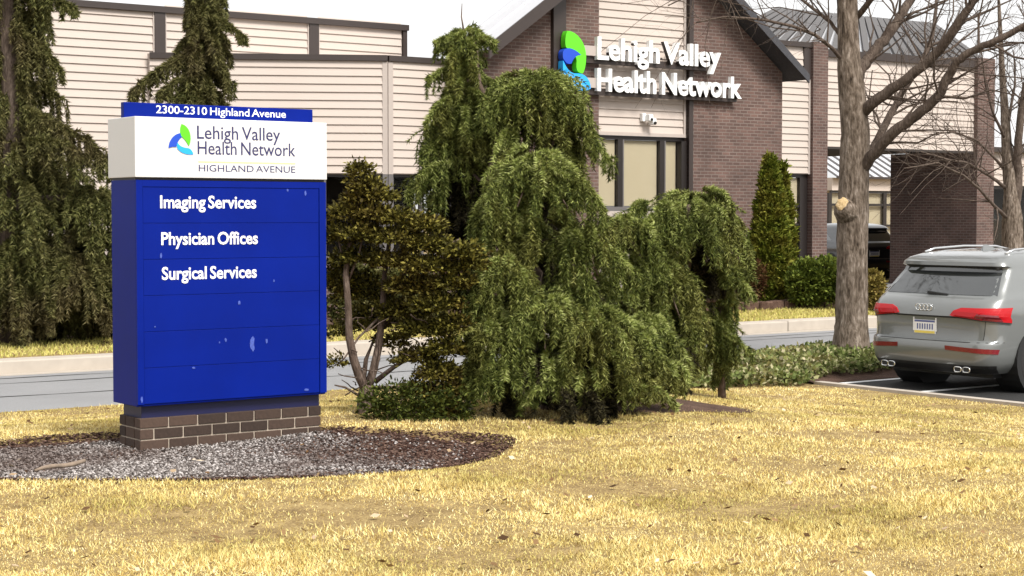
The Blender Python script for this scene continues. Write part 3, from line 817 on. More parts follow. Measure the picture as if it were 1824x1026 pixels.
def islands(V, Fs):
    par = list(range(len(V)))
    def find(a):
        while par[a] != a:
            par[a] = par[par[a]]; a = par[a]
        return a
    for f in Fs:
        for i in f[1:]: par[find(i)] = find(f[0])
    # faces of one glyph do not share vertices between front, back and rim: weld by position
    pos = {}
    for i, p in enumerate(V):
        k = (round(p.x, 4), round(p.z, 4))
        if k in pos: par[find(i)] = find(pos[k])
        else: pos[k] = i
    g = {}
    for fi, f in enumerate(Fs): g.setdefault(find(f[0]), []).append(f)
    spans = []
    for fl in g.values():
        xs = [V[i].x for f in fl for i in f]
        spans.append([min(xs), max(xs), fl])
    spans.sort(key=lambda s_: s_[0])
    merged = []
    for s_ in spans:
        if merged and s_[0] < merged[-1][1] - 0.35 * min(s_[1] - s_[0], merged[-1][1] - merged[-1][0]):
            merged[-1][1] = max(merged[-1][1], s_[1]); merged[-1][2] = merged[-1][2] + s_[2]
        else: merged.append(s_)
    res = []
    for _, _, fl in merged:
        idx, VV, FF = {}, [], []
        for f in fl:
            nf = []
            for i in f:
                if i not in idx: idx[i] = len(VV); VV.append(V[i])
                nf.append(idx[i])
            FF.append(tuple(nf))
        res.append((VV, FF))
    return res

def bez(p, n=10):
    """smooth closed outline through cubic pieces [(p0,c0,c1,p1),...]"""
    out = []
    for (a, b_, c, d) in p:
        for i in range(n):
            t = i / n
            out.append(tuple((1 - t) ** 3 * a[k] + 3 * (1 - t) ** 2 * t * b_[k] + 3 * (1 - t) * t * t * c[k] + t ** 3 * d[k] for k in (0, 1)))
    return out

def mark_piece(outline, tx, v0, v1, mat, name, parent, org):
    poly = [tx(p) for p in outline]
    area = sum(poly[i][0] * poly[(i + 1) % len(poly)][1] - poly[(i + 1) % len(poly)][0] * poly[i][1] for i in range(len(poly)))
    if area < 0: poly = poly[::-1]
    return MB(org).prism_v(poly, v0, v1).build(name, mat, parent)

# ================================================================== MONUMENT SIGN
pl = at(245, 797, 11.5)
us0, vs0, _ = uv(pl)                                   # front left corner of the sign
SW, SD = 1.449, 0.41
S_ORG = (us0, vs0, 0.0)
mon = thing('monument_sign', 'freestanding blue and white clinic sign on a low brick base in a gravel bed', 'sign', W(*S_ORG), TH)
def SB(): return MB(S_ORG)
def Sz(py, px=245): return on_v(px, py, vs0)[1]
zBr = Sz(748); zPl = Sz(733); zB0, zB1 = Sz(735) - 0.0, Sz(320)
zB0 = Sz(727); zPl = zB0
zW0, zW1 = zB1 + 0.016, Sz(207)
# brick base: single bricks round a mortar core
SB().box(us0 + .045, us0 + SW - .045, vs0 + .045, vs0 + SD - .045, -0.12, zBr - 0.004).build('base_core', M['mortar'], mon)
def brick_mat():
    m, nt, b = new_mat('brown_sign_brick')
    N, L = nt.nodes, nt.links
    oi = N.new('ShaderNodeObjectInfo'); tc = N.new('ShaderNodeTexCoord')
    nz = N.new('ShaderNodeTexNoise'); nz.inputs['Scale'].default_value = 45; nz.inputs['Detail'].default_value = 6
    L.new(tc.outputs['Object'], nz.inputs['Vector'])
    av = N.new('ShaderNodeMath'); av.operation = 'ADD'; hf = N.new('ShaderNodeMath'); hf.operation = 'MULTIPLY'; hf.inputs[1].default_value = 0.5
    L.new(oi.outputs['Random'], av.inputs[0]); L.new(nz.outputs['Fac'], av.inputs[1]); L.new(av.outputs[0], hf.inputs[0])
    r = N.new('ShaderNodeValToRGB'); e = r.color_ramp.elements
    e[0].position = 0.25; e[0].color = (0.028, 0.016, 0.011, 1); e[1].position = 0.75; e[1].color = (0.072, 0.043, 0.030, 1)
    L.new(hf.outputs[0], r.inputs['Fac']); L.new(r.outputs['Color'], b.inputs['Base Color'])
    b.inputs['Roughness'].default_value = 0.9
    bp = N.new('ShaderNodeBump'); bp.inputs['Strength'].default_value = 0.35; bp.inputs['Distance'].default_value = 0.006
    L.new(nz.outputs['Fac'], bp.inputs['Height']); L.new(bp.outputs[0], b.inputs['Normal'])
    return m
M['brick'] = brick_mat()
BL, BH, JT = 0.2035, 0.064, 0.0105
def brick_me(l, w):
    bm = bmesh.new(); bmesh.ops.create_cube(bm, size=1.0)
    bmesh.ops.scale(bm, vec=(l, w, BH), verts=bm.verts)
    bmesh.ops.bevel(bm, geom=bm.edges[:], offset=0.003, segments=1, affect='EDGES')
    me = bpy.data.meshes.new('brick'); bm.to_mesh(me); bm.free(); me.materials.append(M['brick'])
    return me
b_me = {}
def brick(l, w, x, y, z, rot=0):
    k = (round(l, 4), w)
    if k not in b_me: b_me[k] = brick_me(l, w)
    o = link('brick', b_me[k], mon, (x, y, z)); o.rotation_euler = (0, 0, rot)
bx0, bx1, by0, by1 = 0.035, SW - 0.035, 0.035, SD - 0.035
row, z = 0, zBr - BH / 2
while z > -0.1:
    for face in (0, 1):                                # front, back
        yy = by0 + 0.046 if face == 0 else by1 - 0.046
        x = bx0 - (0 if row % 2 == 0 else 0.107)
        while x < bx1 - 0.02:
            a0, a1 = max(x, bx0), min(x + BL, bx1)
            if a1 - a0 > 0.03:
                brick(a1 - a0, 0.092, (a0 + a1) / 2, yy + random.uniform(-.0015, .0015), z)
            x += BL + JT
    for face in (0, 1):                                # ends
        xx = bx0 + 0.046 if face == 0 else bx1 - 0.046
        y0, y1 = by0 + 0.092 + JT, by1 - 0.092 - JT
        brick(y1 - y0, 0.092, xx, (y0 + y1) / 2, z, R(90))
    z -= BH + JT; row += 1
SB().box(us0 + .06, us0 + SW - .03, vs0 + .07, vs0 + SD - .05, zBr - 0.003, zPl + .005).build('plinth', M['sign_navy'], mon)
# blue cabinet with its face of seven panels inside a frame
cab = SB().box(us0 + 0.006, us0 + SW - 0.006, vs0 + 0.016, vs0 + SD, zB0 + .006, zB1).build('cabinet', M['sign_blue'], mon, bevel=0.004)
fx0, fx1 = us0 + 0.055, us0 + SW - 0.062
SB().box(us0 + 0.006, fx0 - .003, vs0, vs0 + .0155, zB0 + .02, zB1 - .002).build('face_frame', M['sign_blue'], mon)
SB().box(fx1 + .003, us0 + SW - 0.006, vs0, vs0 + .0155, zB0 + .02, zB1 - .002).build('face_frame', M['sign_blue'], mon)
SB().box(fx0 - .0025, fx1 + .0025, vs0, vs0 + .0155, zB1 - .045, zB1 - .002).build('face_frame', M['sign_blue'], mon)
ph = (zB1 - .048 - zB0 - .02) / 6.0
pan = []
for i in range(6):
    z1_ = zB1 - .048 - i * ph
    o = SB().box(fx0, fx1, vs0 + .004 + (i % 2) * .0012, vs0 + .0152, z1_ - ph + .0022, z1_).build('face_panel', M['sign_blue'], mon, bevel=0.0015)
    pan.append(o)
# white head and the address blade on top
SB().box(us0 + .01, us0 + SW - .01, vs0 + .02, vs0 + SD - .01, zB1 + .0005, zW0).build('shadow_gap', M['black'], mon)
SB().box(us0 - .002, us0 + SW - .0, vs0 - .006, vs0 + SD + .03, zW0 + .0005, zW1).build('white_head', M['sign_white'], mon, bevel=0.004)
vst = vs0 + .215
bu0 = on_v(220.5, 195, vst)[0]; bu1 = on_v(557, 205, vst)[0]
bz1 = on_v(221, 181.5, vst)[1]
SB().box(bu0, bu1, vst, vst + .05, zW1 + .0005, bz1).build('address_blade', M['sign_navy2'] if 'sign_navy2' in M else M['sign_blue'], mon, bevel=0.003)

def print_text(s, px0, px1, pyb, cap_px, v, mat, name, bold, ref=None, dep=0.0):
    x0, zb = on_v(px0, pyb, v); x1, zb1 = on_v(px1, pyb, v)
    if ref is not None: zb = ref
    else: zb = on_v((px0 + px1) / 2, pyb, v)[1]
    ch = on_v((px0 + px1) / 2, pyb - cap_px, v)[1] - on_v((px0 + px1) / 2, pyb, v)[1]
    V, Fs = text_on_v(s, x0, x1, zb, ch, v - 0.0012 - dep, dep, S_ORG, bold)
    for VV, FF in islands(V, Fs): link('letter', mesh_from(VV, FF, mat, name='letter'), mon)
print_text('2300-2310 Highland Avenue', 278, 509, 205.5, 13.5, vst, M['white_paint'], 'address_text', 0.008)
print_text('Lehigh Valley', 351, 499, 249, 23, vs0 - .006, M['navy_print'], 'name_text', 0.004)
print_text('Health Network', 352, 526, 276.5, 23, vs0 - .006, M['navy_print'], 'name_text', 0.004)
print_text('HIGHLAND AVENUE', 354, 526, 306.5, 11.5, vs0 - .006, M['navy_print'], 'place_text', 0.0)
x0, z0 = on_v(353, 288, vs0 - .006); x1, _ = on_v(526, 288, vs0 - .006)
SB().box(x0, x1, vs0 - .0075, vs0 - .0065, z0 - .005, z0 + .004).build('rule_line', M['gold_line'], mon)
print_text('Imaging Services', 285, 456, 370.5, 22.5, vs0 + .004, M['white_paint'], 'service_text', 0.022, dep=0.002)
print_text('Physician Offices', 287, 459, 435, 22.5, vs0 + .004, M['white_paint'], 'service_text', 0.022, dep=0.002)
print_text('Surgical Services', 288, 457, 496, 22.5, vs0 + .004, M['white_paint'], 'service_text', 0.022, dep=0.002)
# emblem printed on the head; outline coordinates are photo pixels of the emblem
E_GREEN = bez([((323, 221), (333, 223), (339, 234), (339, 246)), ((339, 246), (339, 252), (338, 256), (336, 260)),
               ((336, 260), (332, 252), (328, 247), (322, 242)), ((322, 242), (320, 234), (320, 228), (323, 221))])
E_BLUE = bez([((300, 264), (300, 252), (308, 238), (322, 237)), ((322, 237), (328, 237), (331, 239), (332, 241)),
              ((332, 241), (324, 242), (317, 247), (313, 262)), ((313, 262), (308, 261), (304, 262), (300, 264))])
E_SKY = bez([((315, 252), (319, 262), (328, 263), (336, 264)), ((336, 264), (340, 266), (343, 270), (344, 275)),
             ((344, 275), (330, 277), (317, 270), (315, 262)), ((315, 262), (314, 258), (314, 255), (315, 252))])
tx = lambda p: on_v(p[0], p[1], vs0 - .006)
for ol, mt in ((E_GREEN, 'leaf_green'), (E_BLUE, 'logo_blue'), (E_SKY, 'logo_sky')):
    mark_piece(ol, tx, vs0 - .0078 - 0.0004 * len(mt), vs0 - .0062, M[mt], 'emblem_piece', mon, S_ORG)
# bird droppings and paint scars on the face
scars = [(449, 612, 5, 15), (426, 539, 2.5, 5), (287, 455, 2, 6), (546, 694, 5, 2), (512, 339, 2, 3), (544, 345, 2, 5), (252, 712, 2, 6), (345, 655, 3, 2), (402, 605, 2, 4), (475, 607, 2, 5),
         (276, 582, 1.4, 2), (391, 610, 1.2, 2), (488, 500, 1.4, 3)]
M['scar'] = plain('chalky_scar', (0.05, 0.085, 0.36), rough=0.8, var=0.6, vscale=60)
sb = SB()
for (px, py, a, c) in scars:
    poly = []
    for k in range(10):
        an = 2 * math.pi * k / 10
        rr_ = random.uniform(.65, 1.1)
        poly.append(on_v(px + a * math.cos(an) * rr_, py - c * math.sin(an) * rr_, vs0 + .003))
    vv = vs0 + .003 if fx0 < poly[0][0] < fx1 else vs0 - .001
    sb.prism_v(poly, vv - .001, vv + .0006)
sb.build('paint_scar', M['scar'], mon, kind='stuff')

# ================================================================== LETTERS ON THE GABLE
VWL = VG - 0.16
wu, wz = on_v(1003, 165, VWL)
WL_ORG = (wu, VWL, wz)
wls = thing('wall_letters', 'white channel letters with a green and blue leaf emblem across the brick gable', 'sign', W(*WL_ORG), TH)
def wtext(s, px0, px1, pyb, cap_px):
    x0 = on_v(px0, pyb, VWL)[0]; x1 = on_v(px1, pyb, VWL)[0]
    zb = on_v(px0, pyb, VWL)[1]
    ch = on_v(px0, pyb - cap_px, VWL)[1] - zb
    V, Fs = text_on_v(s, x0, x1, zb, ch, VWL - 0.08, 0.10, WL_ORG, 0.026)
    for VV, FF in islands(V, Fs):
        me = mesh_from(VV, FF, M['white_paint'], name='letter')
        me.materials.append(M['dark_frame'])
        for p in me.polygons:
            if abs(p.normal.y) < 0.5: p.material_index = 1 if p.normal.x < 0.2 and p.normal.z < -0.2 else 0
        link('letter', me, wls)
    return x0, x1, zb, ch
a0 = wtext('Lehigh Valley', 1060, 1280, 105, 41)
a1 = wtext('Health Network', 1060, 1317, 161, 41)
rwx0 = on_v(1046, 100, VWL)[0]
MB(WL_ORG).box(rwx0, a0[1] - .1, VWL + .03, VG - .002, a0[2] - .085, a0[2] + .05).build('raceway', M['trim_brown'], wls)
MB(WL_ORG).box(rwx0, a1[1] - .05, VWL + .03, VG - .002, a1[2] - .085, a1[2] + .05).build('raceway', M['trim_brown'], wls)
for zz in (a0[2] + .06, a1[2] + .05):
    MB(WL_ORG).box(rwx0 - .1, rwx0 + .28, VWL - .03, VWL + .03, zz, zz + .2).build('bracket', M['trim_light'], wls)
for zz in (a0[2] + .02, a1[2] - .04):
    for xx in (.6, 1.6, 2.6, 3.4):
        MB(WL_ORG).box(wu + xx, wu + xx + .05, VWL + .02, VWL + .029, zz + .05, zz + .1).build('bracket', M['trim_brown'], wls)
G_GREEN = bez([((1010, 55), (1028, 56), (1043, 78), (1043, 100)), ((1043, 100), (1043, 114), (1041, 124), (1037, 131)),
               ((1037, 131), (1027, 130), (1025, 124), (1026, 112)), ((1026, 112), (1028, 100), (1018, 92), (1007, 84)), ((1007, 84), (1005, 74), (1006, 62), (1010, 55))], 8)
G_BLUE = bez([((1002, 92), (1005, 82), (1020, 84), (1034, 98)), ((1034, 98), (1026, 98), (1021, 102), (1017, 113)),
              ((1017, 113), (1012, 116), (1006, 112), (1002, 104)), ((1002, 104), (1001, 100), (1001, 96), (1002, 92))], 8)
G_SKY = bez([((1002, 108), (1008, 124), (1016, 132), (1026, 131)), ((1026, 131), (1040, 130), (1050, 140), (1051, 158)),
             ((1051, 158), (1040, 164), (1022, 165), (1010, 150)), ((1010, 150), (1002, 138), (1000, 120), (1002, 108))], 8)
txg = lambda p: on_v(p[0], p[1], VWL - .1)
for ol, mt, k in ((G_GREEN, 'leaf_green', 0), (G_BLUE, 'logo_blue', 1), (G_SKY, 'logo_sky', 2)):
    mark_piece(ol, txg, VWL - .12 - .004 * k, VWL + .03, M[mt], 'emblem_piece', wls, WL_ORG)

# security camera over the window
cu_, cz_ = on_v(1150, 215, VG + .08)
sec = thing('security_camera', 'small white twin security camera on the cream siding above the big window', 'security camera', W(cu_, VG + .06, cz_), TH)
CB = lambda: MB((cu_, VG + .06, cz_))
CB().box(cu_ - .13, cu_ - .03, VG + .02, VG + .115, cz_ - .02, cz_ + .15).build('mount', M['white_paint'], sec, bevel=.012)
h1 = CB().box(cu_ - .06, cu_ + .05, VG - .12, VG + .02, cz_ - .02, cz_ + .13).build('camera_head', M['white_paint'], sec, bevel=.02)
h2 = CB().box(cu_ + .055, cu_ + .155, VG - .10, VG + .06, cz_ - .09, cz_ + .05).build('camera_head', M['white_paint'], sec, bevel=.02)
CB().tube([(cu_ + .10, VG - .10, cz_ - .05), (cu_ + .10, VG - .125, cz_ - .06)], .035, 10).build('lens', M['black'], h2)
CB().tube([(cu_ - .005, VG - .12, cz_ + .02), (cu_ - .005, VG - .14, cz_ + .015)], .03, 10).build('lens', M['black'], h1)

# ================================================================== PLANTING BED
bc = Vector((-1.86, 11.18, 0)); ba, bb_, brot = 1.86, 1.25, R(16)
def in_bed(x, y, k=1.0):
    dx, dy = x - bc.x, y - bc.y
    a = (dx * math.cos(brot) + dy * math.sin(brot)) / ba
    c = (-dx * math.sin(brot) + dy * math.cos(brot)) / bb_
    ang = np.arctan2(c, a)
    w = 1 + 0.04 * np.sin(3 * ang + 1) + 0.025 * np.sin(7 * ang)
    return a * a + c * c < (k * w) ** 2
n = 96
Vb, Fb = [(bc.x, bc.y, 0.03 + float(hzw(bc.x, bc.y)) - .02)], []
for j, fr in enumerate((0.5, 0.85, 1.03)):
    for i in range(n):
        an = 2 * math.pi * i / n
        w = 1 + 0.04 * math.sin(3 * an + 1) + 0.025 * math.sin(7 * an)
        a, c = ba * math.cos(an) * fr * w, bb_ * math.sin(an) * fr * w
        x, y = bc.x + a * math.cos(brot) - c * math.sin(brot), bc.y + a * math.sin(brot) + c * math.cos(brot)
        Vb.append((x, y, float(hzw(x, y)) + (0.010, 0.008, -0.012)[j]))
for i in range(n): Fb.append((0, 1 + i, 1 + (i + 1) % n))
for j in range(2):
    for i in range(n):
        Fb.append((1 + j * n + i, 1 + (j + 1) * n + i, 1 + (j + 1) * n + (i + 1) % n, 1 + j * n + (i + 1) % n))
structure('planting_bed', mesh_from(Vb, Fb, M['mulch'], True, 'planting_bed'))
def bed_top(x, y): return hzw(x, y) + 0.007

def pebbles(P, size, mat, flat=0.65):
    """octahedral stones"""
    n = len(P)
    base = np.array([(1, 0, 0), (0, 1, 0), (-1, 0, 0), (0, -1, 0), (0, 0, 1), (0, 0, -1)], float)
    tr = np.array([(0, 1, 4), (1, 2, 4), (2, 3, 4), (3, 0, 4), (1, 0, 5), (2, 1, 5), (3, 2, 5), (0, 3, 5)])
    V = base[None] * rng.uniform(.6, 1.25, (n, 6, 1)) * size[:, None, None]
    an = rng.uniform(0, 6.28, n); c, s_ = np.cos(an), np.sin(an)
    x = V[..., 0] * c[:, None] - V[..., 1] * s_[:, None]; y = V[..., 0] * s_[:, None] + V[..., 1] * c[:, None]
    tl = rng.normal(0, .35, n)[:, None]
    V = np.stack([x + tl * V[..., 2], y, V[..., 2] * flat], -1) + P[:, None, :]
    me = bpy.data.meshes.new('stones')
    nv, nf = n * 6, n * 8
    me.vertices.add(nv); me.vertices.foreach_set('co', V.astype(np.float32).ravel())
    idx = (tr[None] + 6 * np.arange(n)[:, None, None]).astype(np.int32).ravel()
    me.loops.add(nf * 3); me.loops.foreach_set('vertex_index', idx)
    me.polygons.add(nf)
    me.polygons.foreach_set('loop_start', np.arange(nf, dtype=np.int32) * 3)
    me.polygons.foreach_set('loop_total', np.full(nf, 3, dtype=np.int32))
    me.materials.append(mat); me.update(calc_edges=True)
    return me
N0 = 95000
x = rng.uniform(bc.x - 2.1, bc.x + 2.1, N0); y = rng.uniform(bc.y - 1.6, bc.y + 1.6, N0)
dx, dy = x - bc.x, y - bc.y
aa = (dx * math.cos(brot) + dy * math.sin(brot)) / ba; cc = (-dx * math.sin(brot) + dy * math.cos(brot)) / bb_
rad2 = np.sqrt(aa ** 2 + cc ** 2)
angp = np.arctan2(cc, aa)
right = np.clip((aa - 0.16 + .10 * np.sin(y * 5)) / 0.5, 0, 1)
pgrav = np.clip((0.95 + .045 * np.sin(5 * angp + 1) + .03 * np.sin(13 * angp) - .05 * (cc > 0) - rad2) / 0.09, 0, 1) * (1 - 0.95 * right) * (.72 + .28 * np.clip(.8 + np.sin(x * 3.3 + np.sin(y * 4)) * np.sin(y * 3.9 + 1), 0, 1))
uu = x * CT + y * ST; vv = -x * ST + y * CT
insign = (uu > us0 + .03) & (uu < us0 + SW - .03) & (vv > vs0 + .03) & (vv < vs0 + SD - .03)
r0 = rng.uniform(0, 1, N0)
g = in_bed(x, y, .97) & (r0 < pgrav) & ~insign
P = np.stack([x, y, bed_top(x, y) + rng.uniform(-.004, .014, N0)], 1)[g]
gme = pebbles(P, rng.uniform(.006, .0155, len(P)), M['stone'])
link('gravel', gme, None, label='grey gravel spread over the bed round the blue sign', kind='stuff')
ch = in_bed(x, y, 1.02) & (r0 > pgrav) & ~insign & (rng.uniform(0, 1, N0) < .55)
P = np.stack([x, y, bed_top(x, y) + rng.uniform(-.006, .010, N0)], 1)[ch]
cme = pebbles(P, rng.uniform(.006, .017, len(P)), M['chips'], .35)
link('mulch', cme, None, label='dark bark mulch round the edge and right end of the gravel bed', kind='stuff')
# dead stick lying on the gravel
p0, p1 = on_z(62, 838, .05), on_z(152, 821, .06)
sk = thing('fallen_stick', 'pale dead stick lying on the gravel left of the blue sign', 'stick', p0)
sm = MB(p0); pts = [p0.lerp(p1, t) + Vector((0, .012 * math.sin(t * 5), .006 * math.sin(t * 7))) for t in np.linspace(0, 1, 8)]
sm.tube(pts, [.007, .012, .014, .013, .014, .015, .014, .012], 7)
sm.build('stem', M['dead_wood'] if 'dead_wood' in M else M['concrete'], sk, True)

# ================================================================== LAWN BLADES
def blades(P, length, width, mat, lean=0.9):
    n = len(P)
    az = rng.uniform(0, 2 * np.pi, n)
    tl = rng.uniform(.15, 1.0, n) * lean * 1.5
    d = np.stack([np.cos(az) * np.sin(tl), np.sin(az) * np.sin(tl), np.cos(tl) * .9 + .05], 1)
    az2 = rng.uniform(0, 2 * np.pi, n)
    s_ = np.stack([np.cos(az2), np.sin(az2), np.zeros(n)], 1) * (width * .5)[:, None]
    T = np.stack([P - s_, P + s_, P + d * length[:, None]], 1)
    return tri_soup(T, mat)
bare = [(on_z(px, py, 0), rx, ry) for px, py, rx, ry in ((610, 930, .75, .38), (560, 905, .5, .25), (690, 925, .4, .2), (880, 960, .35, .25), (860, 905, .45, .18), (320, 915, .22, .2), (1050, 868, .3, .2), (1430, 770, .5, .3), (1500, 760, .5, .3), (1250, 790, .3, .2), (980, 790, .3, .2), (760, 935, .3, .2), (455, 945, .3, .2), (1000, 990, .3, .15))]
NB = 900000
Zs = 6.2 * (21.5 / 6.2) ** rng.uniform(0, 1, NB)
Xs = rng.uniform(-.37, .40, NB) * (Zs + 1.0)
uu = Xs * CT + Zs * ST; vv = -Xs * ST + Zs * CT
mcx = at(1120, 738, 14.2)
inm = ((Xs - mcx.x) / 1.05) ** 2 + ((Zs - mcx.y - .55) / .85) ** 2
ok = (uu < U_LOT - .12) & (inm > .8 + .3 * rng.uniform(0, 1, NB)) & (vv < V_RD0 - .03) & ~in_bed(Xs, Zs, 1.0 - .05 * rng.uniform(0, 1, NB) ** 2 + .025 * np.sin(Xs * 17) * np.sin(Zs * 13))
ok &= ~((uu > 11.9 + .4 * np.sin(vv * 4.1)) & (vv > V_LOT + .02 + .1 * np.sin(uu * 4)))
dens = np.ones(NB)
for (q, rx, ry) in bare:
    d2 = ((Xs - q.x) / rx) ** 2 + ((Zs - q.y) / ry) ** 2
    dens *= 1 - .88 * np.exp(-d2 * 1.2)
dens *= .50 + .50 * np.sin(Xs * 2.1 + np.sin(Zs * 1.7) * 1.3) ** 2
ok &= rng.uniform(0, 1, NB) < dens
Xs, Zs = Xs[ok], Zs[ok]
P = np.stack([Xs, Zs, hzw(Xs, Zs) - .004], 1)
ln = rng.uniform(.010, .034, len(P)) * (1 + .5 * np.sin(P[:, 0] * 3.1 + np.sin(P[:, 1] * 2.3)) * np.sin(P[:, 1] * 4.3)); wd = .0030 + .00050 * Zs
link('lawn_grass', blades(P, ln, wd, M['straw']), None, label='dry yellow winter lawn in front of the sign', kind='stuff')
# strip behind the kerb
n = 60000
u_ = rng.uniform(-14, 40, n); v_ = rng.uniform(V_RD1 + .46, 25.1, n)
P = np.stack([u_ * CT - v_ * ST, u_ * ST + v_ * CT, np.full(n, FAR - .003)], 1)
link('verge_grass', blades(P, rng.uniform(.04, .09, n), np.full(n, .022), M['verge']), None, label='thin greenish grass strip behind the kerb', kind='stuff')
# loose dead leaves
n = 620
Zl = 6.5 * (19 / 6.5) ** rng.uniform(0, 1, n); Xl = rng.uniform(-.33, .34, n) * Zl
uu = Xl * CT + Zl * ST; vv = -Xl * ST + Zl * CT
k = (uu < U_LOT - .3) & (vv < V_RD0 - .2)
Xl, Zl = Xl[k], Zl[k]
P = np.stack([Xl, Zl, hzw(Xl, Zl) + .025], 1)
T = []
for p in P:
    an = random.uniform(0, 6.28); l = random.uniform(.012, .032)
    a = Vector((math.cos(an) * l, math.sin(an) * l, random.uniform(-.01, .01))); c = Vector((-math.sin(an) * l * .55, math.cos(an) * l * .55, random.uniform(-.006, .012)))
    p = Vector(p)
    T += [(p - a, p + c, p + a), (p + a, p - c, p - a)]
# join the two halves so that a leaf is one island
Vl, Fl = [], []
for i in range(0, len(T), 2):
    n0 = len(Vl); Vl += [T[i][0], T[i][1], T[i][2], T[i + 1][1]]; Fl += [(n0, n0 + 1, n0 + 2), (n0 + 2, n0 + 3, n0)]
link('leaf_litter', mesh_from(Vl, Fl, M['dead_leaf']), None, label='brown dead leaves scattered over the lawn', kind='stuff')

# ================================================================== VEGETATION
def unit(a): return a / np.maximum(np.linalg.norm(a, axis=-1, keepdims=True), 1e-9)

def strand_needles(P0, D0, length, droop, steps=14, K=4, nl=0.045, nw=0.010, spread=1.0, wob=0.25):
    """needle triangles along drooping shoots; P0, D0 (n,3), length, droop (n,)"""
    n = len(P0)
    ts = np.linspace(0, 1, steps + 1)
    p = P0.copy(); pts = [p.copy()]; tans = []
    d = unit(D0)
    down = np.array([0, 0, -1.0])
    for i in range(steps):
        w = np.clip(droop * ts[i] * 1.6, 0, .97)[:, None]
        dd = unit(d * (1 - w) + down * w + rng.normal(0, wob * .35, (n, 3)))
        tans.append(dd)
        p = p + dd * (length / steps)[:, None]
        pts.append(p.copy())
    A = np.stack(pts[:-1], 1); Tn = np.stack(tans, 1)           # n,steps,3
    A = np.repeat(A[:, :, None], K, 2); Tn = np.repeat(Tn[:, :, None], K, 2)
    B = A + Tn * (rng.uniform(0, 1, A.shape[:3]) * (length / steps)[:, None, None])[..., None]
    side = rng.normal(0, 1, B.shape); side -= Tn * (side * Tn).sum(-1, keepdims=True); side = unit(side)
    nd = unit(Tn * .75 + side * spread + np.array([0, 0, .12]))
    L_ = nl * rng.uniform(.6, 1.3, B.shape[:3])[..., None]
    wdir = unit(np.cross(nd, rng.normal(0, 1, B.shape))) * nw * .5
    T = np.stack([B - wdir, B + wdir, B + nd * L_], -2).reshape(-1, 3, 3)
    # the shoots themselves, as thin strips
    S0 = np.stack(pts[:-1], 1); S1 = np.stack(pts[1:], 1)
    wd = unit(np.cross(S1 - S0, rng.normal(0, 1, S0.shape))) * .006
    C = np.stack([S0 - wd, S0 + wd, S1], -2).reshape(-1, 3, 3)
    return np.concatenate([T, C])

def dome(c, top, r, bot, nstr, nl=0.045, nw=0.010, cap=.42, lmax=.75, K=8, steps=14, out=.10, squash=1.0, limb=1.0, dens=.36, inner=False):
    """one weeping tier: limbs arch out over a cap and lower rings, each carrying its own curtain of hanging shoots.
    c=(x,y), top/bot heights, radius r"""
    h = top - bot
    rings = max(1, int(round(h / max(.26, lmax * .62))))
    PP, DD, LL, RR = [], [], [], []
    TP, TD, TL, TR = [], [], [], []
    per = max(6, int(9 * limb))
    nl_tot = rings * per
    ns = max(3, int(nstr * dens / nl_tot))
    for k in range(rings):
        zt = top - (h - .1) * k / rings
        rk = r * (.72 + .28 * min(1, (k + .6) / 1.6)) * random.uniform(.85, 1.1)
        for j in range(per):
            if not inner and k and random.random() < .32: continue
            az = 2 * math.pi * (j + random.uniform(-.45, .45)) / per + k * 1.3
            rl = rk * random.uniform(.62, 1.15)
            bj = bot + random.uniform(-.02, .22) * min(h, 1.2)
            z0 = zt + random.uniform(-.10, .06) * min(1, h)
            dr = min(.55 * h, rl * random.uniform(.35, .95))
            t0 = 0.05 if k == 0 else .35
            t = t0 + (1 - t0) * np.sqrt(rng.uniform(0, 1, ns))
            a2 = az + rng.normal(0, .05, ns) + .12 * np.sin(t * 4 + j)
            x = c[0] + rl * t * np.cos(a2); y = c[1] + rl * t * np.sin(a2) * squash
            z = z0 + .10 * rl * np.sin(t * 2.6) - dr * t ** 2.4 + rng.normal(0, .018, ns)
            PP.append(np.stack([x, y, z], 1))
            sd = rng.choice([-1, 1], ns) * rng.uniform(.1, .9, ns)
            DD.append(np.stack([np.cos(a2) - np.sin(a2) * sd, np.sin(a2) + np.cos(a2) * sd, .45 - .8 * t], 1))
            big = random.uniform(.45, 1.05)
            LL.append(np.clip(rng.uniform(.45, 1.0, ns) * lmax * big, .10, np.maximum(z - bj, .10)))
            wild = rng.uniform(0, 1, ns) < out
            RR.append(np.where(wild, .35, rng.uniform(.8, 1.35, ns)))
            # the limb itself: a few shoots that follow its arch and bend over at the end
            nf = 4 if k == 0 else 3
            tf = rng.uniform(.3, .75, nf); af = az + rng.normal(0, .10, nf)
            TP.append(np.stack([c[0] + rl * tf * np.cos(af), c[1] + rl * tf * np.sin(af) * squash, z0 + .10 * rl * np.sin(tf * 2.6) - dr * tf ** 2.4 + .02], 1))
            a3 = af + rng.normal(0, .35, nf)
            TD.append(np.stack([np.cos(a3), np.sin(a3) * squash, rng.uniform(-.1, .35, nf)], 1))
            TL.append(np.clip(rl * rng.uniform(.6, 1.25, nf), .12, lmax * 1.1)); TR.append(rng.uniform(.5, .9, nf))
    A = strand_needles(np.concatenate(PP), np.concatenate(DD), np.concatenate(LL), np.concatenate(RR), steps, K, nl, nw, .75)
    B = strand_needles(np.concatenate(TP), np.concatenate(TD), np.concatenate(TL), np.concatenate(TR), steps + 2, K * 2, nl * 1.05, nw * 1.1, 1.1, .18)
    return A, B, inner

def branch_tubes(mb, pts, r0, r1, sides=7):
    n = len(pts)
    mb.tube(pts, [r0 + (r1 - r0) * i / (n - 1) for i in range(n)], sides)

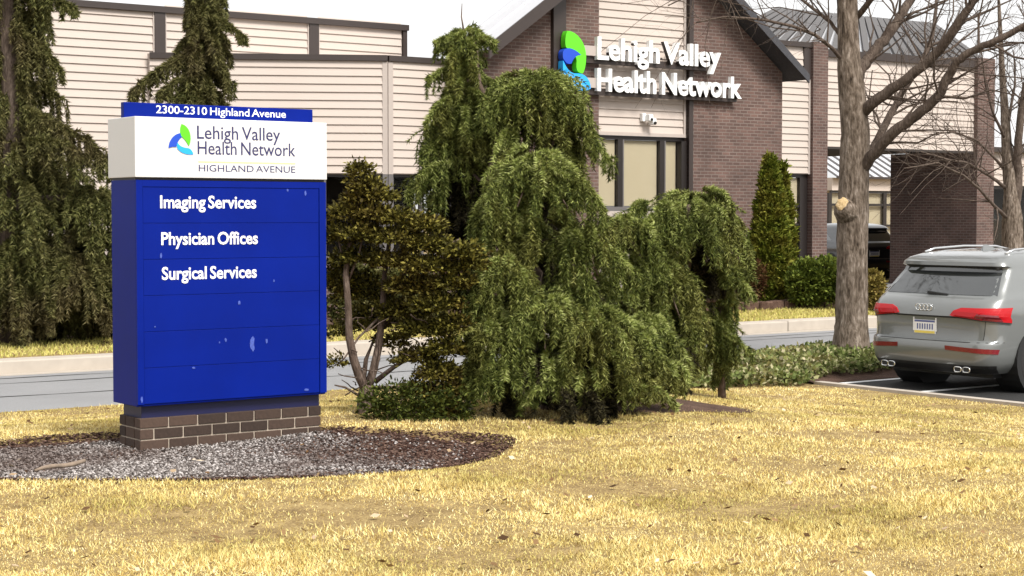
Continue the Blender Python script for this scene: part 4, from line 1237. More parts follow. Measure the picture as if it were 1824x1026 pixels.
def crooked(a, b_, n=7, amp=.05):
    a, b_ = Vector(a), Vector(b_)
    out = []
    for i in range(n):
        t = i / (n - 1)
        k = math.sin(t * math.pi)
        out.append(a.lerp(b_, t) + Vector((random.uniform(-1, 1), random.uniform(-1, 1), random.uniform(-.4, .4))) * amp * k)
    return out

def weeping(name, label, cat, base, domes, mat, bark, trunk_top, tr=(.09, .03), group=None, arms=(), nl=.045, nw=.010):
    th_ = thing(name, label, cat, base, 0, group)
    mb = MB(base)
    branch_tubes(mb, crooked(Vector(base) - Vector((0, 0, .1)), trunk_top, 9, .12), tr[0], tr[1], 9)
    for d in domes:
        a = Vector(base).lerp(Vector(trunk_top), random.uniform(.35, .8)); a.z = min(a.z, d['top'] - .1)
        branch_tubes(mb, crooked(a, (d['c'][0], d['c'][1], d['top'] - .06), 7, .08), tr[1] * 1.1, tr[1] * .5, 6)
        for k in range(6):
            az = random.uniform(0, 6.28); r = d['r'] * .85
            q = Vector((d['c'][0], d['c'][1], d['top'] - .06))
            e = q + Vector((math.cos(az) * r, math.sin(az) * r, -.35 * (d['top'] - d['bot'])))
            m = q.lerp(e, .55) + Vector((0, 0, .10 * r))
            branch_tubes(mb, [q, m, e], tr[1] * .5, .006, 5)
    mb.build('trunk', bark, th_, True)
    AB = [dome(nl=nl, nw=nw, **d) for d in domes]
    TS, MI = [], []
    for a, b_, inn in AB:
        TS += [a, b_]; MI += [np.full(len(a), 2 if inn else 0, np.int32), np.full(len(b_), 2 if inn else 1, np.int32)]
    for line, nh, lh in arms:
        line = [np.array(q) for q in line]
        ps = np.array([line[0] + (line[-1] - line[0]) * 0])
        for i in range(len(line) - 1):
            d = line[i + 1] - line[i]; l = np.linalg.norm(d)
            o = strand_needles(np.repeat(line[i][None], 3, 0) + rng.normal(0, .008, (3, 3)), np.repeat((d / l)[None], 3, 0), np.full(3, l * 1.05), np.full(3, .12), 12, 14, nl, nw * 1.1, 1.0, .08)
            TS.append(o); MI.append(np.ones(len(o), np.int32))
            P = line[i] + d * rng.uniform(0, 1, (nh, 1)) + rng.normal(0, .012, (nh, 3))
            o = strand_needles(P, np.repeat((d / l)[None], nh, 0) + rng.normal(0, .5, (nh, 3)), rng.uniform(.4, 1, nh) * lh, np.full(nh, 1.2), 12, 8, nl, nw, .75)
            TS.append(o); MI.append(np.zeros(len(o), np.int32))
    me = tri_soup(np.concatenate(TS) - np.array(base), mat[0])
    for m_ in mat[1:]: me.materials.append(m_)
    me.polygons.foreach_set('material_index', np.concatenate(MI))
    link('crown', me, th_)
    return th_

def spire(px, y0, y1, hw0, hw1, Z, n, nh, lh, droop=.45, px1=None, tips=1.0):
    """side branches up a leader: each reaches out, bends down and carries hanging shoots"""
    out = []
    for i in range(n):
        t = (i + random.uniform(-.4, .4)) / n
        t = min(1, max(0, t))
        y = y0 + (y1 - y0) * t
        x = px + ((px1 if px1 is not None else px) - px) * t
        L_ = (hw0 + (hw1 - hw0) * t) * random.uniform(.55, 1.15) * Z / F_PX
        az = i * 2.4 + random.uniform(-.5, .5)
        a = np.array(at(x, y, Z))
        d = np.array([math.cos(az), math.sin(az), 0])
        e = d + np.array([-d[1], d[0], 0]) * random.uniform(-.35, .35)
        k = droop * random.uniform(.6, 1.4)
        out.append(([tuple(a), tuple(a + d * L_ * .55 + np.array([0, 0, .06 - .3 * k]) * L_), tuple(a + (d * .55 + e * .45) * L_ + np.array([0, 0, -k]) * L_)], max(3, int(nh * (.5 + .8 * t))), lh * random.uniform(.6, 1.1)))
    return out

def DM(px, top_y, hw, bot_y, Z, n, **kw):
    p = at(px, top_y, Z); q = at(px, bot_y, Z)
    return dict(c=(p.x, p.y), top=p.z, bot=q.z, r=hw * Z / F_PX, nstr=n, **kw)

# --- the tall weeping cedar behind the sign --------------------------------------------
gb = at(985, 740, 13.9); gb.z = float(hzw(gb.x, gb.y))
domes = [
    DM(808, 225, 44, 420, 14.4, 560, lmax=.55, out=.14), DM(835, 300, 60, 470, 14.6, 700, lmax=.6, inner=True), DM(880, 190, 60, 460, 14.6, 700, lmax=.6, inner=True),
    DM(934, 138, 84, 330, 14.3, 1500, lmax=.65, out=.08), DM(998, 192, 40, 400, 14.2, 620, lmax=.7), DM(925, 300, 100, 560, 14.5, 1500, lmax=.7, inner=True),
    DM(955, 280, 84, 500, 13.6, 1500, lmax=.65, out=.1), DM(890, 350, 42, 500, 13.5, 480, lmax=.5, out=.12), DM(1035, 410, 40, 600, 13.6, 560, lmax=.65, out=.1),
    DM(905, 468, 58, 640, 13.25, 800, lmax=.55, out=.12), DM(880, 570, 44, 735, 13.1, 600, lmax=.5, out=.14), DM(970, 530, 62, 742, 13.3, 1000, lmax=.6, out=.1),
    DM(1060, 560, 58, 742, 13.4, 900, lmax=.6, out=.1), DM(1125, 590, 50, 738, 13.8, 700, lmax=.55, out=.1), DM(985, 640, 110, 745, 13.4, 1000, lmax=.35, out=.12, inner=True),
    DM(1165, 650, 44, 735, 14.0, 380, lmax=.3, out=.14), DM(980, 480, 100, 735, 14.5, 1700, lmax=.7, inner=True), DM(1080, 590, 60, 735, 14.6, 800, lmax=.6, inner=True),
]
def AR(Z, *p): return [tuple(at(x, y, Z + dz)) for x, y, dz in p]
arms = [(AR(14.3, (826, 84, 0), (798, 68, -.05), (774, 76, -.1)), 7, .16), (AR(14.3, (828, 78, 0), (856, 64, .0), (880, 74, 0)), 7, .16), (AR(14.3, (824, 130, 0), (790, 122, -.1), (764, 140, -.15)), 8, .2), (AR(14.2, (815, 170, 0), (785, 180, -.1), (755, 218, -.15)), 9, .22),
        (AR(14.2, (820, 290, 0), (775, 292, -.1), (750, 310, -.2), (736, 338, -.2)), 9, .25), (AR(14.0, (1040, 230, 0), (1068, 262, 0), (1088, 290, 0)), 6, .2), (AR(13.2, (905, 480, 0), (868, 492, -.05), (842, 530, -.1), (834, 570, -.1)), 10, .3),
        (AR(13.1, (890, 590, 0), (858, 600, -.05), (836, 640, -.05)), 9, .25), (AR(13.1, (905, 680, 0), (866, 672, -.1), (838, 690, -.1)), 8, .15), (AR(13.5, (1040, 420, 0), (1080, 436, -.1), (1112, 468, -.1), (1132, 492, -.1)), 8, .3),
        (AR(13.4, (950, 300, 0), (905, 310, -.15), (878, 345, -.2), (868, 390, -.2)), 12, .35), (AR(13.3, (975, 300, 0), (1025, 315, -.1), (1062, 350, -.1), (1078, 400, -.1)), 12, .4), (AR(14.0, (940, 150, 0), (990, 150, -.1), (1035, 185, -.1), (1058, 240, -.1)), 12, .4), (AR(14.0, (930, 150, 0), (890, 160, -.1), (862, 200, -.1)), 9, .35),
        (AR(13.0, (970, 545, 0), (930, 560, -.1), (912, 610, -.1)), 9, .3), (AR(13.1, (1060, 575, 0), (1020, 590, -.1), (1000, 640, -.1)), 9, .3), (AR(13.1, (1065, 570, 0), (1105, 590, -.1), (1120, 640, -.1)), 9, .3), (AR(13.1, (1000, 690, 0), (960, 684, -.1), (930, 715, -.1)), 7, .12), (AR(13.2, (1120, 690, 0), (1165, 690, -.1), (1208, 722, -.1)), 7, .12)]
arms += spire(829, 50, 260, 34, 64, 14.3, 34, 8, .26, .28, 820)
weeping('weeping_cedar', 'big weeping cedar hanging to the grass behind the sign, with a thin upright leader', 'tree', gb, domes, (M['cedar'], M['cedar_tip'], M['cedar_inner']), M['bark_red'],
        at(845, 70, 14.3), (.10, .018), 'weeping conifers', arms=arms, nl=.040, nw=.0095)
# its bare leader tip
ld = at(823, 6, 14.3)
o = MB(gb); o.tube([at(836, 110, 14.3), at(827, 60, 14.3), at(822, 30, 14.3), ld], [.012, .009, .006, .003], 5)
o.build('leader', M['bark_red'], bpy.data.objects['weeping_cedar'])

# --- the smaller arching one ---------------------------------------------------------------
g2b = at(1205, 700, 17.2); g2b.z = float(hzw(g2b.x, g2b.y))
domes = [
    DM(1238, 352, 74, 520, 17.0, 1500, lmax=.6, out=.08), DM(1160, 376, 62, 560, 16.6, 1050, lmax=.65, out=.08), DM(1112, 398, 50, 600, 16.2, 800, lmax=.65, out=.08), DM(1180, 420, 60, 640, 17.2, 1300, lmax=.7, inner=True), DM(1236, 400, 56, 560, 17.4, 800, lmax=.7, inner=True),
    DM(1294, 400, 28, 575, 17.6, 420, lmax=.7, out=.16), DM(1180, 480, 52, 690, 16.4, 1000, lmax=.7, out=.06), DM(1212, 560, 34, 700, 16.6, 380, lmax=.5, out=.06), DM(1285, 520, 15, 676, 17.8, 420, lmax=.45, out=.08, limb=.8), DM(1272, 560, 10, 640, 17.8, 160, lmax=.4, limb=.8),
    DM(1150, 570, 52, 720, 15.6, 700, lmax=.6), DM(1170, 600, 50, 715, 16.2, 600, lmax=.6, inner=True)]
arms = [(AR(17.2, (1250, 360, 0), (1290, 372, -.1), (1312, 410, -.1), (1336, 466, -.1)), 10, .35), (AR(17.4, (1300, 470, 0), (1318, 500, -.1), (1342, 528, -.1)), 5, .15), (AR(17.6, (1288, 590, 0), (1310, 602, -.1), (1336, 628, -.1)), 5, .15),
        (AR(16.6, (1225, 360, 0), (1185, 372, -.1), (1160, 420, -.2), (1150, 480, -.2)), 12, .4), (AR(16.6, (1240, 355, 0), (1262, 380, -.3), (1268, 430, -.3)), 9, .4), (AR(16.2, (1165, 395, 0), (1125, 400, -.1), (1098, 440, -.1)), 9, .35), (AR(15.4, (1160, 580, 0), (1200, 600, -.1), (1228, 650, -.1)), 8, .3)]
arms += spire(1286, 535, 672, 15, 13, 17.85, 18, 5, .22, .5)
t2 = weeping('weeping_cedar', 'smaller arching weeping cedar with one strand hanging before the road', 'tree', g2b, domes, (M['cedar'], M['cedar_tip'], M['cedar_inner']), M['bark_red'],
        at(1225, 365, 17.0), (.075, .03), 'weeping conifers', arms=arms, nl=.044, nw=.0105)
o = MB(g2b); sp = at(1287, 676, 17.9); sp.z = float(hzw(sp.x, sp.y)) - .05
o.tube([sp, at(1283, 600, 17.9), at(1288, 520, 17.8), at(1275, 430, 17.5)], [.045, .040, .032, .02], 7)
o.build('side_stem', M['bark_red'], t2, True)

# --- old spruce at the left edge ---------------------------------------------------------------
ZS_ = 25.6
b1 = at(26, 606, ZS_); b1.z = FAR
domes = [DM(x, y, hw, bt, Z, n, lmax=l, out=.16, dens=.6) for x, y, hw, bt, Z, n, l in (
    (-40, 40, 60, 420, ZS_ + 1, 300, 1.6), (60, 215, 40, 400, ZS_ + .6, 300, 1.0),
    (95, 330, 56, 520, ZS_ + .4, 420, 1.2), (25, 300, 40, 590, ZS_ + .7, 420, 1.4), (165, 345, 40, 500, ZS_ - .1, 380, 1.0), (60, 440, 55, 600, ZS_ - .2, 430, 1.0), (140, 470, 64, 600, ZS_ - .3, 480, .9), (-40, 300, 70, 605, ZS_ + .3, 300, 1.4))]
arms = spire(22, -180, 240, 60, 78, ZS_ + .1, 44, 12, .85, .55, 24) + spire(24, 240, 560, 120, 170, ZS_ + .1, 40, 16, .8, .35, 24)
arms += [(AR(ZS_ - .5, (40, 190, 0), (100, 222, 0), (160, 250, 0), (192, 290, 0)), 26, .5), (AR(ZS_ - .6, (40, 250, 0), (110, 250, 0), (150, 285, 0)), 18, .6), (AR(ZS_ - .3, (40, -10, 0), (90, -6, 0), (138, 18, 0)), 14, .3), (AR(ZS_ - .3, (40, 60, 0), (76, 82, 0), (104, 122, 0)), 12, .4)]
sp1 = weeping('drooping_spruce', 'tall drooping spruce with a thick brown trunk at the left edge of the photo', 'tree', b1, domes, (M['spruce'], M['spruce_tip'], M['cedar_inner']), M['bark_dark'],
        at(16, -300, ZS_), (.24, .07), 'drooping spruces', arms=arms, nl=.075, nw=.021)
# --- narrow spruce behind the sign -----------------------------------------------------------
b2 = at(352, 600, 26.6); b2.z = FAR
domes = [DM(x, y, hw, bt, Z, n, lmax=l, out=.2, dens=.6) for x, y, hw, bt, Z, n, l in (
    (356, 160, 36, 330, 26.6, 330, .7), (345, 240, 80, 480, 26.6, 600, 1.2), (345, 400, 100, 600, 26.6, 600, 1.2))]
arms = spire(371, -120, 185, 14, 62, 26.6, 52, 10, .42, .55, 358)
arms += [(AR(26.4, (362, 80, 0), (318, 104, 0), (276, 128, 0), (236, 166, 0)), 22, .36), (AR(26.4, (360, 120, 0), (320, 140, 0), (286, 165, 0)), 14, .3), (AR(26.4, (372, 28, 0), (405, 44, 0), (437, 68, 0)), 10, .2), (AR(26.4, (370, 90, 0), (392, 110, 0), (406, 142, 0)), 12, .3)]
weeping('drooping_spruce', 'narrow drooping spruce rising right behind the top of the blue sign', 'tree', b2, domes, (M['spruce'], M['spruce_tip'], M['cedar_inner']), M['bark_dark'],
        at(368, -120, 26.6), (.15, .03), 'drooping spruces', arms=arms, nl=.075, nw=.020)

# --- sprays: flat fans of scale leaves -----------------------------------------------------------
def sprays(C, U, size, nleaf, lw, ll, up=.35, flat=.45):
    """C centres (n,3), U main outward direction (n,3)"""
    n = len(C)
    d = unit(U[:, None] * .8 + rng.normal(0, .55, (n, nleaf, 3)) * np.array([1, 1, flat]) + np.array([0, 0, up * .5]))
    B = C[:, None] + d * (rng.uniform(0, 1, (n, nleaf)) * size[:, None])[..., None]
    nd = unit(d + rng.normal(0, .45, d.shape))
    L_ = (ll * rng.uniform(.6, 1.3, (n, nleaf)))[..., None]
    wv = unit(np.cross(nd, rng.normal(0, 1, d.shape) + np.array([0, 0, 1.2]))) * lw * .5
    m = B + nd * L_ * .45
    T1 = np.stack([B, m + wv, B + nd * L_], -2); T2 = np.stack([B, B + nd * L_, m - wv], -2)
    Q = np.stack([B, m + wv, B + nd * L_, m - wv], -2).reshape(-1, 4, 3)
    return Q

def quad_mesh(Q, mat, name='leaves'):
    n = len(Q)
    me = bpy.data.meshes.new(name)
    me.vertices.add(n * 4); me.vertices.foreach_set('co', np.ascontiguousarray(Q, np.float32).ravel())
    me.loops.add(n * 4); me.loops.foreach_set('vertex_index', np.arange(n * 4, dtype=np.int32))
    me.polygons.add(n)
    me.polygons.foreach_set('loop_start', np.arange(n, dtype=np.int32) * 4)
    me.polygons.foreach_set('loop_total', np.full(n, 4, dtype=np.int32))
    me.materials.append(mat); me.update(calc_edges=True)
    return me

def blob_points(c, r, n, shell=.55, bottom=-1.0):
    """points in an ellipsoid, mostly near its skin, with outward directions"""
    d = unit(rng.normal(0, 1, (n * 2, 3)))
    d = d[d[:, 2] > bottom][:n]
    rad = rng.uniform(shell, 1.0, len(d)) ** .6
    return np.array(c) + d * rad[:, None] * np.array(r), d

# --- gnarled cypress right of the sign ---------------------------------------------------------------
ZC = 13.25
cb = at(650, 752, ZC); cb.z = float(hzw(cb.x, cb.y)) - .02
cy = thing('gnarled_cypress', 'small gnarled cypress with bare twisted stems growing at the right end of the blue sign', 'tree', cb)
mb = MB(cb)
def px_line(lst): return [at(x, y, ZC + dz) for x, y, dz in lst]
def limb(lst, r0, r1, sides=8): branch_tubes(mb, px_line(lst), r0 * .62, r1 * .66, sides)
limb([(650, 758, 0), (648, 735, 0), (650, 708, 0), (655, 685, 0)], .095, .088)
limb([(655, 700, 0), (640, 670, -.02), (630, 640, -.03), (622, 600, -.02), (620, 540, .0), (616, 490, .0), (622, 440, .05), (630, 380, .05), (645, 310, .05)], .066, .020)
limb([(652, 700, .0), (665, 660, 0), (675, 615, .02), (681, 560, .04), (684, 500, .05), (692, 440, .1), (700, 380, .1)], .062, .020)
limb([(646, 690, 0), (652, 640, .1), (668, 600, .15), (700, 560, .2), (740, 520, .2)], .034, .012)
limb([(668, 680, 0), (700, 655, -.05), (740, 630, -.08), (790, 610, -.1), (825, 570, -.1)], .034, .010)
limb([(640, 705, 0), (615, 690, -.05), (596, 686, -.08)], .018, .008)
limb([(660, 690, 0), (700, 690, -.1), (760, 690, -.15), (810, 680, -.2)], .026, .008)
limb([(620, 480, 0), (606, 440, .03), (600, 410, .04)], .018, .008)
limb([(621, 500, 0), (640, 450, -.03), (648, 415, -.04)], .016, .008)
limb([(681, 560, .04), (640, 600, .0), (612, 640, -.05), (600, 650, -.05)], .016, .007)
limb([(684, 520, .05), (740, 470, .0), (790, 440, -.05), (820, 425, -.1)], .022, .008)
for k in range(46):
    x, y = random.uniform(600, 800), random.uniform(560, 720)
    p = at(x, y, ZC + random.uniform(-.25, .25))
    q = p + Vector((random.uniform(-.18, .2), random.uniform(-.1, .1), random.uniform(-.1, .14)))
    mb.tube(crooked(p, q, 4, .03), [.006, .005, .004, .003], 4)
mb.build('trunk', M['bark_red'], cy, True)
pads = [(640, 308, 12, 14, 0, 34), (652, 334, 22, 14, 0, 60), (640, 356, 20, 14, .05, 50), (672, 352, 30, 14, .02, 80), (620, 384, 30, 16, .05, 80), (672, 386, 34, 14, .0, 100), (715, 392, 34, 12, -.05, 90), (755, 406, 28, 12, -.08, 80),
        (606, 424, 22, 20, .1, 70), (650, 420, 44, 16, .0, 120), (705, 428, 44, 14, -.05, 120), (760, 440, 40, 14, -.12, 110), (640, 462, 48, 20, .12, 120), (700, 468, 44, 16, -.02, 120), (770, 478, 44, 16, -.14, 130), (825, 452, 30, 12, -.2, 80),
        (838, 474, 18, 12, -.2, 44), (808, 506, 40, 18, -.12, 120), (735, 512, 50, 18, .0, 140), (606, 500, 24, 44, .25, 90), (650, 520, 50, 40, .30, 160), (780, 545, 50, 18, -.1, 140), (715, 556, 46, 18, .08, 110), (812, 580, 36, 20, -.1, 110), (660, 575, 40, 24, .32, 80),
        (755, 590, 44, 18, -.06, 120), (800, 625, 40, 20, -.12, 120), (745, 640, 36, 14, -.05, 80), (705, 612, 26, 14, .12, 30), (785, 668, 40, 18, -.14, 120), (810, 700, 30, 22, -.15, 110), (752, 700, 36, 14, -.12, 90), (780, 728, 44, 16, -.2, 120), (602, 592, 12, 14, .1, 22), (604, 650, 12, 12, -.05, 12)]
Cs, Us, Sz_ = [], [], []
for x, y, hw, hh, dz, n in pads:
    c = at(x, y, ZC + dz)
    P, d = blob_points(c, (hw * ZC / F_PX, hw * ZC / F_PX * .85, hh * ZC / F_PX * .75), int(n * 1.05), .15, -.6)
    Cs.append(P); Us.append(unit(d * np.array([1, 1, .35]) + np.array([.10, -.12, .12]))); Sz_.append(rng.uniform(.05, .10, len(P)))
Q = sprays(np.concatenate(Cs), np.concatenate(Us), np.concatenate(Sz_), 16, .020, .036, up=.2, flat=.28) - np.array(cb)
link('crown', quad_mesh(Q, M['cypress']), cy)
# low yew at its foot
yb = at(705, 750, 12.95); yb.z = float(hzw(yb.x, yb.y))
yw = thing('low_shrub', 'low green shrub spreading at the foot of the gnarled cypress', 'shrub', yb)
Cs, Us = [], []
for x, y, hw, hh, n in ((676, 714, 26, 12, 60), (700, 700, 22, 10, 36), (722, 716, 30, 14, 70), (690, 736, 34, 10, 60), (745, 740, 36, 9, 60), (768, 716, 22, 12, 44), (802, 732, 30, 13, 80), (818, 708, 16, 14, 36)):
    P, d = blob_points(at(x, y, 12.9), (hw * .0042, hw * .0032, hh * .0042), n, .4)
    Cs.append(P); Us.append(d)
C_ = np.concatenate(Cs); keep_ = rng.uniform(0, 1, len(C_)) < .55; C_ = C_[keep_]; Q = sprays(C_, unit(np.concatenate(Us)[keep_] * np.array([1.2, 1, .4]) + np.array([.2, -.1, .1])), rng.uniform(.06, .15, len(C_)), 16, .018, .040, up=.2, flat=.3) - np.array(yb)
link('foliage', quad_mesh(Q, M['yew']), yw)
mb = MB(yb)
for x, y in ((672, 712), (715, 712), (755, 735), (800, 725), (690, 735)):
    mb.tube(crooked(Vector(yb), at(x, y, 12.9), 5, .03), [.014, .012, .01, .007, .004], 5)
mb.build('stem', M['bark_red'], yw, True)

# white stone lying between the cypress and the cedar
wsp = on_z(832, 742, -.01)
bm = bmesh.new(); bmesh.ops.create_icosphere(bm, subdivisions=3, radius=1)
for v in bm.verts:
    n_ = v.co.normalized(); k = 1 + .14 * math.sin(4 * n_.x + 1) + .1 * math.sin(6 * n_.z + n_.y * 5)
    v.co = Vector((n_.x * .055 * k, n_.y * .05 * k, n_.z * .075 * k + .05))
me = bpy.data.meshes.new('stone'); bm.to_mesh(me); bm.free(); me.materials.append(M['concrete']); me.shade_smooth()
link('pale_stone', me, None, wsp, label='pale stone in the grass between the cypress and the big weeping cedar', category='stone')

# --- shrubs along the building ---------------------------------------------------------------------
def shrub(name, label, base, blobs, mat, n, lw, ll, size, group=None, upright=False, cat='shrub', nleaf=12):
    s_ = thing(name, label, cat, base, 0, group)
    Cs, Us = [], []
    tot = sum(b_[1][0] * b_[1][2] for b_ in blobs)
    mbx = MB(base)
    for c, r in blobs:
        P, d = blob_points(c, r, int(n * r[0] * r[2] / tot), .5, -.85)
        P[:, 2] = np.maximum(P[:, 2], base.z + .02)
        if upright: d = unit(d * np.array([1, 1, .3]) + np.array([0, 0, 1.0]))
        Cs.append(P); Us.append(d)
        mbx.tube(crooked(base, (c[0], c[1], c[2] + .5 * r[2]), 5, .04), [.03, .026, .02, .014, .006], 5)
    mbx.build('stem', M['bark_dark'], s_, True)
    C_ = np.concatenate(Cs)
    Q = sprays(C_, np.concatenate(Us), rng.uniform(.5, 1.0, len(C_)) * size, nleaf, lw, ll) - np.array(base)
    link('foliage', quad_mesh(Q, mat), s_)
    return s_
def cone_blobs(px, top, bot, hw, Z, k=7):
    out = []
    for i in range(k):
        t = (i + .5) / k
        y = bot + (top - bot) * t
        prof = (1 - t) ** .75 * (.78 + .22 * min(1, t * 5)) + .06
        p = at(px + random.uniform(-2, 2), y, Z)
        out.append(((p.x, p.y, p.z), (hw * prof * Z / F_PX, hw * prof * Z / F_PX, (bot - top) / k * 1.05 * Z / F_PX)))
    return out
ZA = 36.0
ab = at(1373, 546, ZA); ab.z = FAR
shrub('arborvitae', 'taller pointed arborvitae against the right corner of the brick gable', ab, cone_blobs(1371, 294, 545, 46, ZA, 10), M['arbor'], 2600, .05, .11, .13, 'arborvitae at the gable', True, nleaf=16)
ab2 = at(1398, 540, 37.0); ab2.z = FAR
shrub('arborvitae', 'thinner arborvitae spire pressed against the taller one, in front of the narrow window', ab2, cone_blobs(1394, 306, 540, 28, 36.8, 9), M['arbor'], 1300, .05, .11, .12, 'arborvitae at the gable', True, nleaf=16)
def row_blob(px, py, hw, hh, Z): p = at(px, py, Z); return ((p.x, p.y, p.z), (hw * Z / F_PX, hw * Z / F_PX * .8, hh * Z / F_PX))
hb = at(1452, 542, 35.0); hb.z = FAR
shrub('boxwood', 'rounded bright green boxwood between the arborvitae and the bare tree trunk', hb, [row_blob(1438, 505, 34, 40, 35), row_blob(1475, 502, 40, 42, 35), row_blob(1512, 508, 30, 36, 35)], M['hedge'], 1500, .05, .075, .10)
gb_ = at(1556, 545, 34); gb_.z = FAR
shrub('yellow_shrub', 'yellowish ragged shrub just right of the bare tree trunk', gb_, [row_blob(1556, 520, 16, 34, 34), row_blob(1540, 530, 14, 26, 34)], M['gold_leaf'], 420, .05, .08, .10)
rb = at(1340, 545, 36); rb.z = FAR
shrub('russet_shrub', 'russet leaved shrub left of the arborvitae', rb, [row_blob(1338, 500, 24, 34, 35.6), row_blob(1320, 520, 22, 28, 35.6)], M['rust_leaf'], 700, .05, .08, .10)
for x, lab in ((1255, 'low dark shrub at the gable foot, behind the hanging strand of the arching cedar'), (1300, 'low dark shrub at the foot of the brick gable, next to the russet one')):
    db = at(x, 545, 36); db.z = FAR
    shrub('dark_shrub', lab, db, [row_blob(x, 525, 34, 30, 35.8), row_blob(x + 20, 532, 26, 24, 35.5)], M['spruce'], 700, .05, .08, .10, 'dark shrubs under the gable')
for x, yt, lab in ((40, 520, 'dark shrub under the big spruce at the left edge'), (135, 500, 'dark shrub beside the left side of the blue sign, behind the kerb'), (215, 470, 'dark shrub hidden mostly behind the blue sign'), (640, 470, 'dark shrub under the window band, behind the gnarled cypress'), (720, 480, 'dark shrub under the window band, between cypress and weeping cedar')):
    Zq = 26.5 if x < 400 else 29
    db = at(x, 600, Zq); db.z = FAR
    shrub('dark_shrub', lab, db, [row_blob(x, (yt + 600) / 2, 55, (600 - yt) / 2 + 6, Zq), row_blob(x + 35, (yt + 620) / 2, 40, (600 - yt) / 2, Zq)], M['spruce'], 1000, .045, .07, .10, 'dark shrubs before the siding')

# stone edging of the bed in front of the gable
eg = thing('stone_edging', 'row of low dark stones edging the shrub bed below the brick gable', 'edging', W(22.5, 25.15, FAR), TH)
for i in range(34):
    bm = bmesh.new(); bmesh.ops.create_cube(bm, size=1.0)
    w = .36
    bmesh.ops.scale(bm, vec=(w, .24, .2), verts=bm.verts)
    bmesh.ops.bevel(bm, geom=bm.edges[:], offset=.03, segments=1, affect='EDGES')
    for v in bm.verts: v.co += Vector((random.uniform(-.02, .02), random.uniform(-.02, .02), random.uniform(-.02, .02)))
    me = bpy.data.meshes.new('stone'); bm.to_mesh(me); bm.free(); me.materials.append(M['mulch'])
    link('stone', me, eg, (i * .37 - 2.5, random.uniform(-.03, .03), .08))

# --- ivy bed by the parking lot --------------------------------------------------------------------
NI = 52000
u_ = 11.4 + 28 * rng.uniform(0, 1, NI) ** 1.6; v_ = rng.uniform(V_LOT - .15, V_RD0 + .02, NI)
def bank_z(u, v):
    a = LOW + .012 + .10 * np.sin(np.clip((v - V_LOT) / (V_RD0 - V_LOT), 0, 1) * math.pi)
    return np.where(u > U_LOT - .08, a, hz(u, v) + .02)
keep = (u_ > 11.9 + .4 * np.sin(v_ * 4.1)) & (v_ > V_LOT + np.where(u_ > 15.4, .12 + np.clip((u_ - 15.4) * .25, 0, .25), -.05) + .08 * np.sin(u_ * 3.3))
u_, v_ = u_[keep], v_[keep]
C_ = np.stack([u_ * CT - v_ * ST, u_ * ST + v_ * CT, bank_z(u_, v_) + rng.uniform(.0, .12, len(u_)) * (1 + .5 * np.sin(u_ * 2.7) * np.sin(v_ * 3.9))], 1)
Q = sprays(C_, unit(rng.normal(0, 1, C_.shape) * np.array([1, 1, .3]) + np.array([0, 0, .6])), np.full(len(C_), .05), 2, .055, .062)
link('ground_cover', quad_mesh(Q, M['ivy']), None, label='leafy ground cover on the bank round the bare tree', kind='stuff')

# --- bare trees ------------------------------------------------------------------------------------
def grow(mb, pts, r0, r1, level, dens, up=.15, tw=None):
    """twigs along a limb"""
    L_ = sum((Vector(pts[i + 1]) - Vector(pts[i])).length for i in range(len(pts) - 1))
    n = max(1, int(L_ * dens))
    for k in range(n):
        t = random.uniform(.15, 1.0) * (len(pts) - 1)
        i = min(int(t), len(pts) - 2); f = t - i
        p = Vector(pts[i]).lerp(Vector(pts[i + 1]), f)
        ax = (Vector(pts[i + 1]) - Vector(pts[i])).normalized()
        rr_ = (r0 + (r1 - r0) * t / (len(pts) - 1))
        rnd = Vector((random.gauss(0, 1), random.gauss(0, 1), random.gauss(0, 1)))
        rnd = (rnd - ax * rnd.dot(ax)).normalized()
        d = (ax * random.uniform(.4, .9) + rnd * .8 + Vector((0, 0, up))).normalized()
        l = (1.5, .75, .42)[level] * random.uniform(.5, 1.2)
        m = p + d * l * .5 + Vector((random.uniform(-1, 1), random.uniform(-1, 1), random.uniform(-.6, 1))) * l * .09
        e = p + d * l + Vector((random.uniform(-1, 1), random.uniform(-1, 1), random.uniform(-.6, 1))) * l * .16
        q = p.lerp(m, .5) + Vector((random.uniform(-1, 1), random.uniform(-1, 1), random.uniform(-1, 1))) * l * .04
        ra = min(rr_ * .5, (.020, .0095, .006)[level]); rb_ = ra * .35
        mb.tube([p, q, m, e], [ra, ra * .8, ra * .6, rb_], (5, 4, 3)[level], cap=False)
        if level < 2: grow(mb, [p, q, m, e], ra, rb_, level + 1, (3.2, 4.2)[level], up)

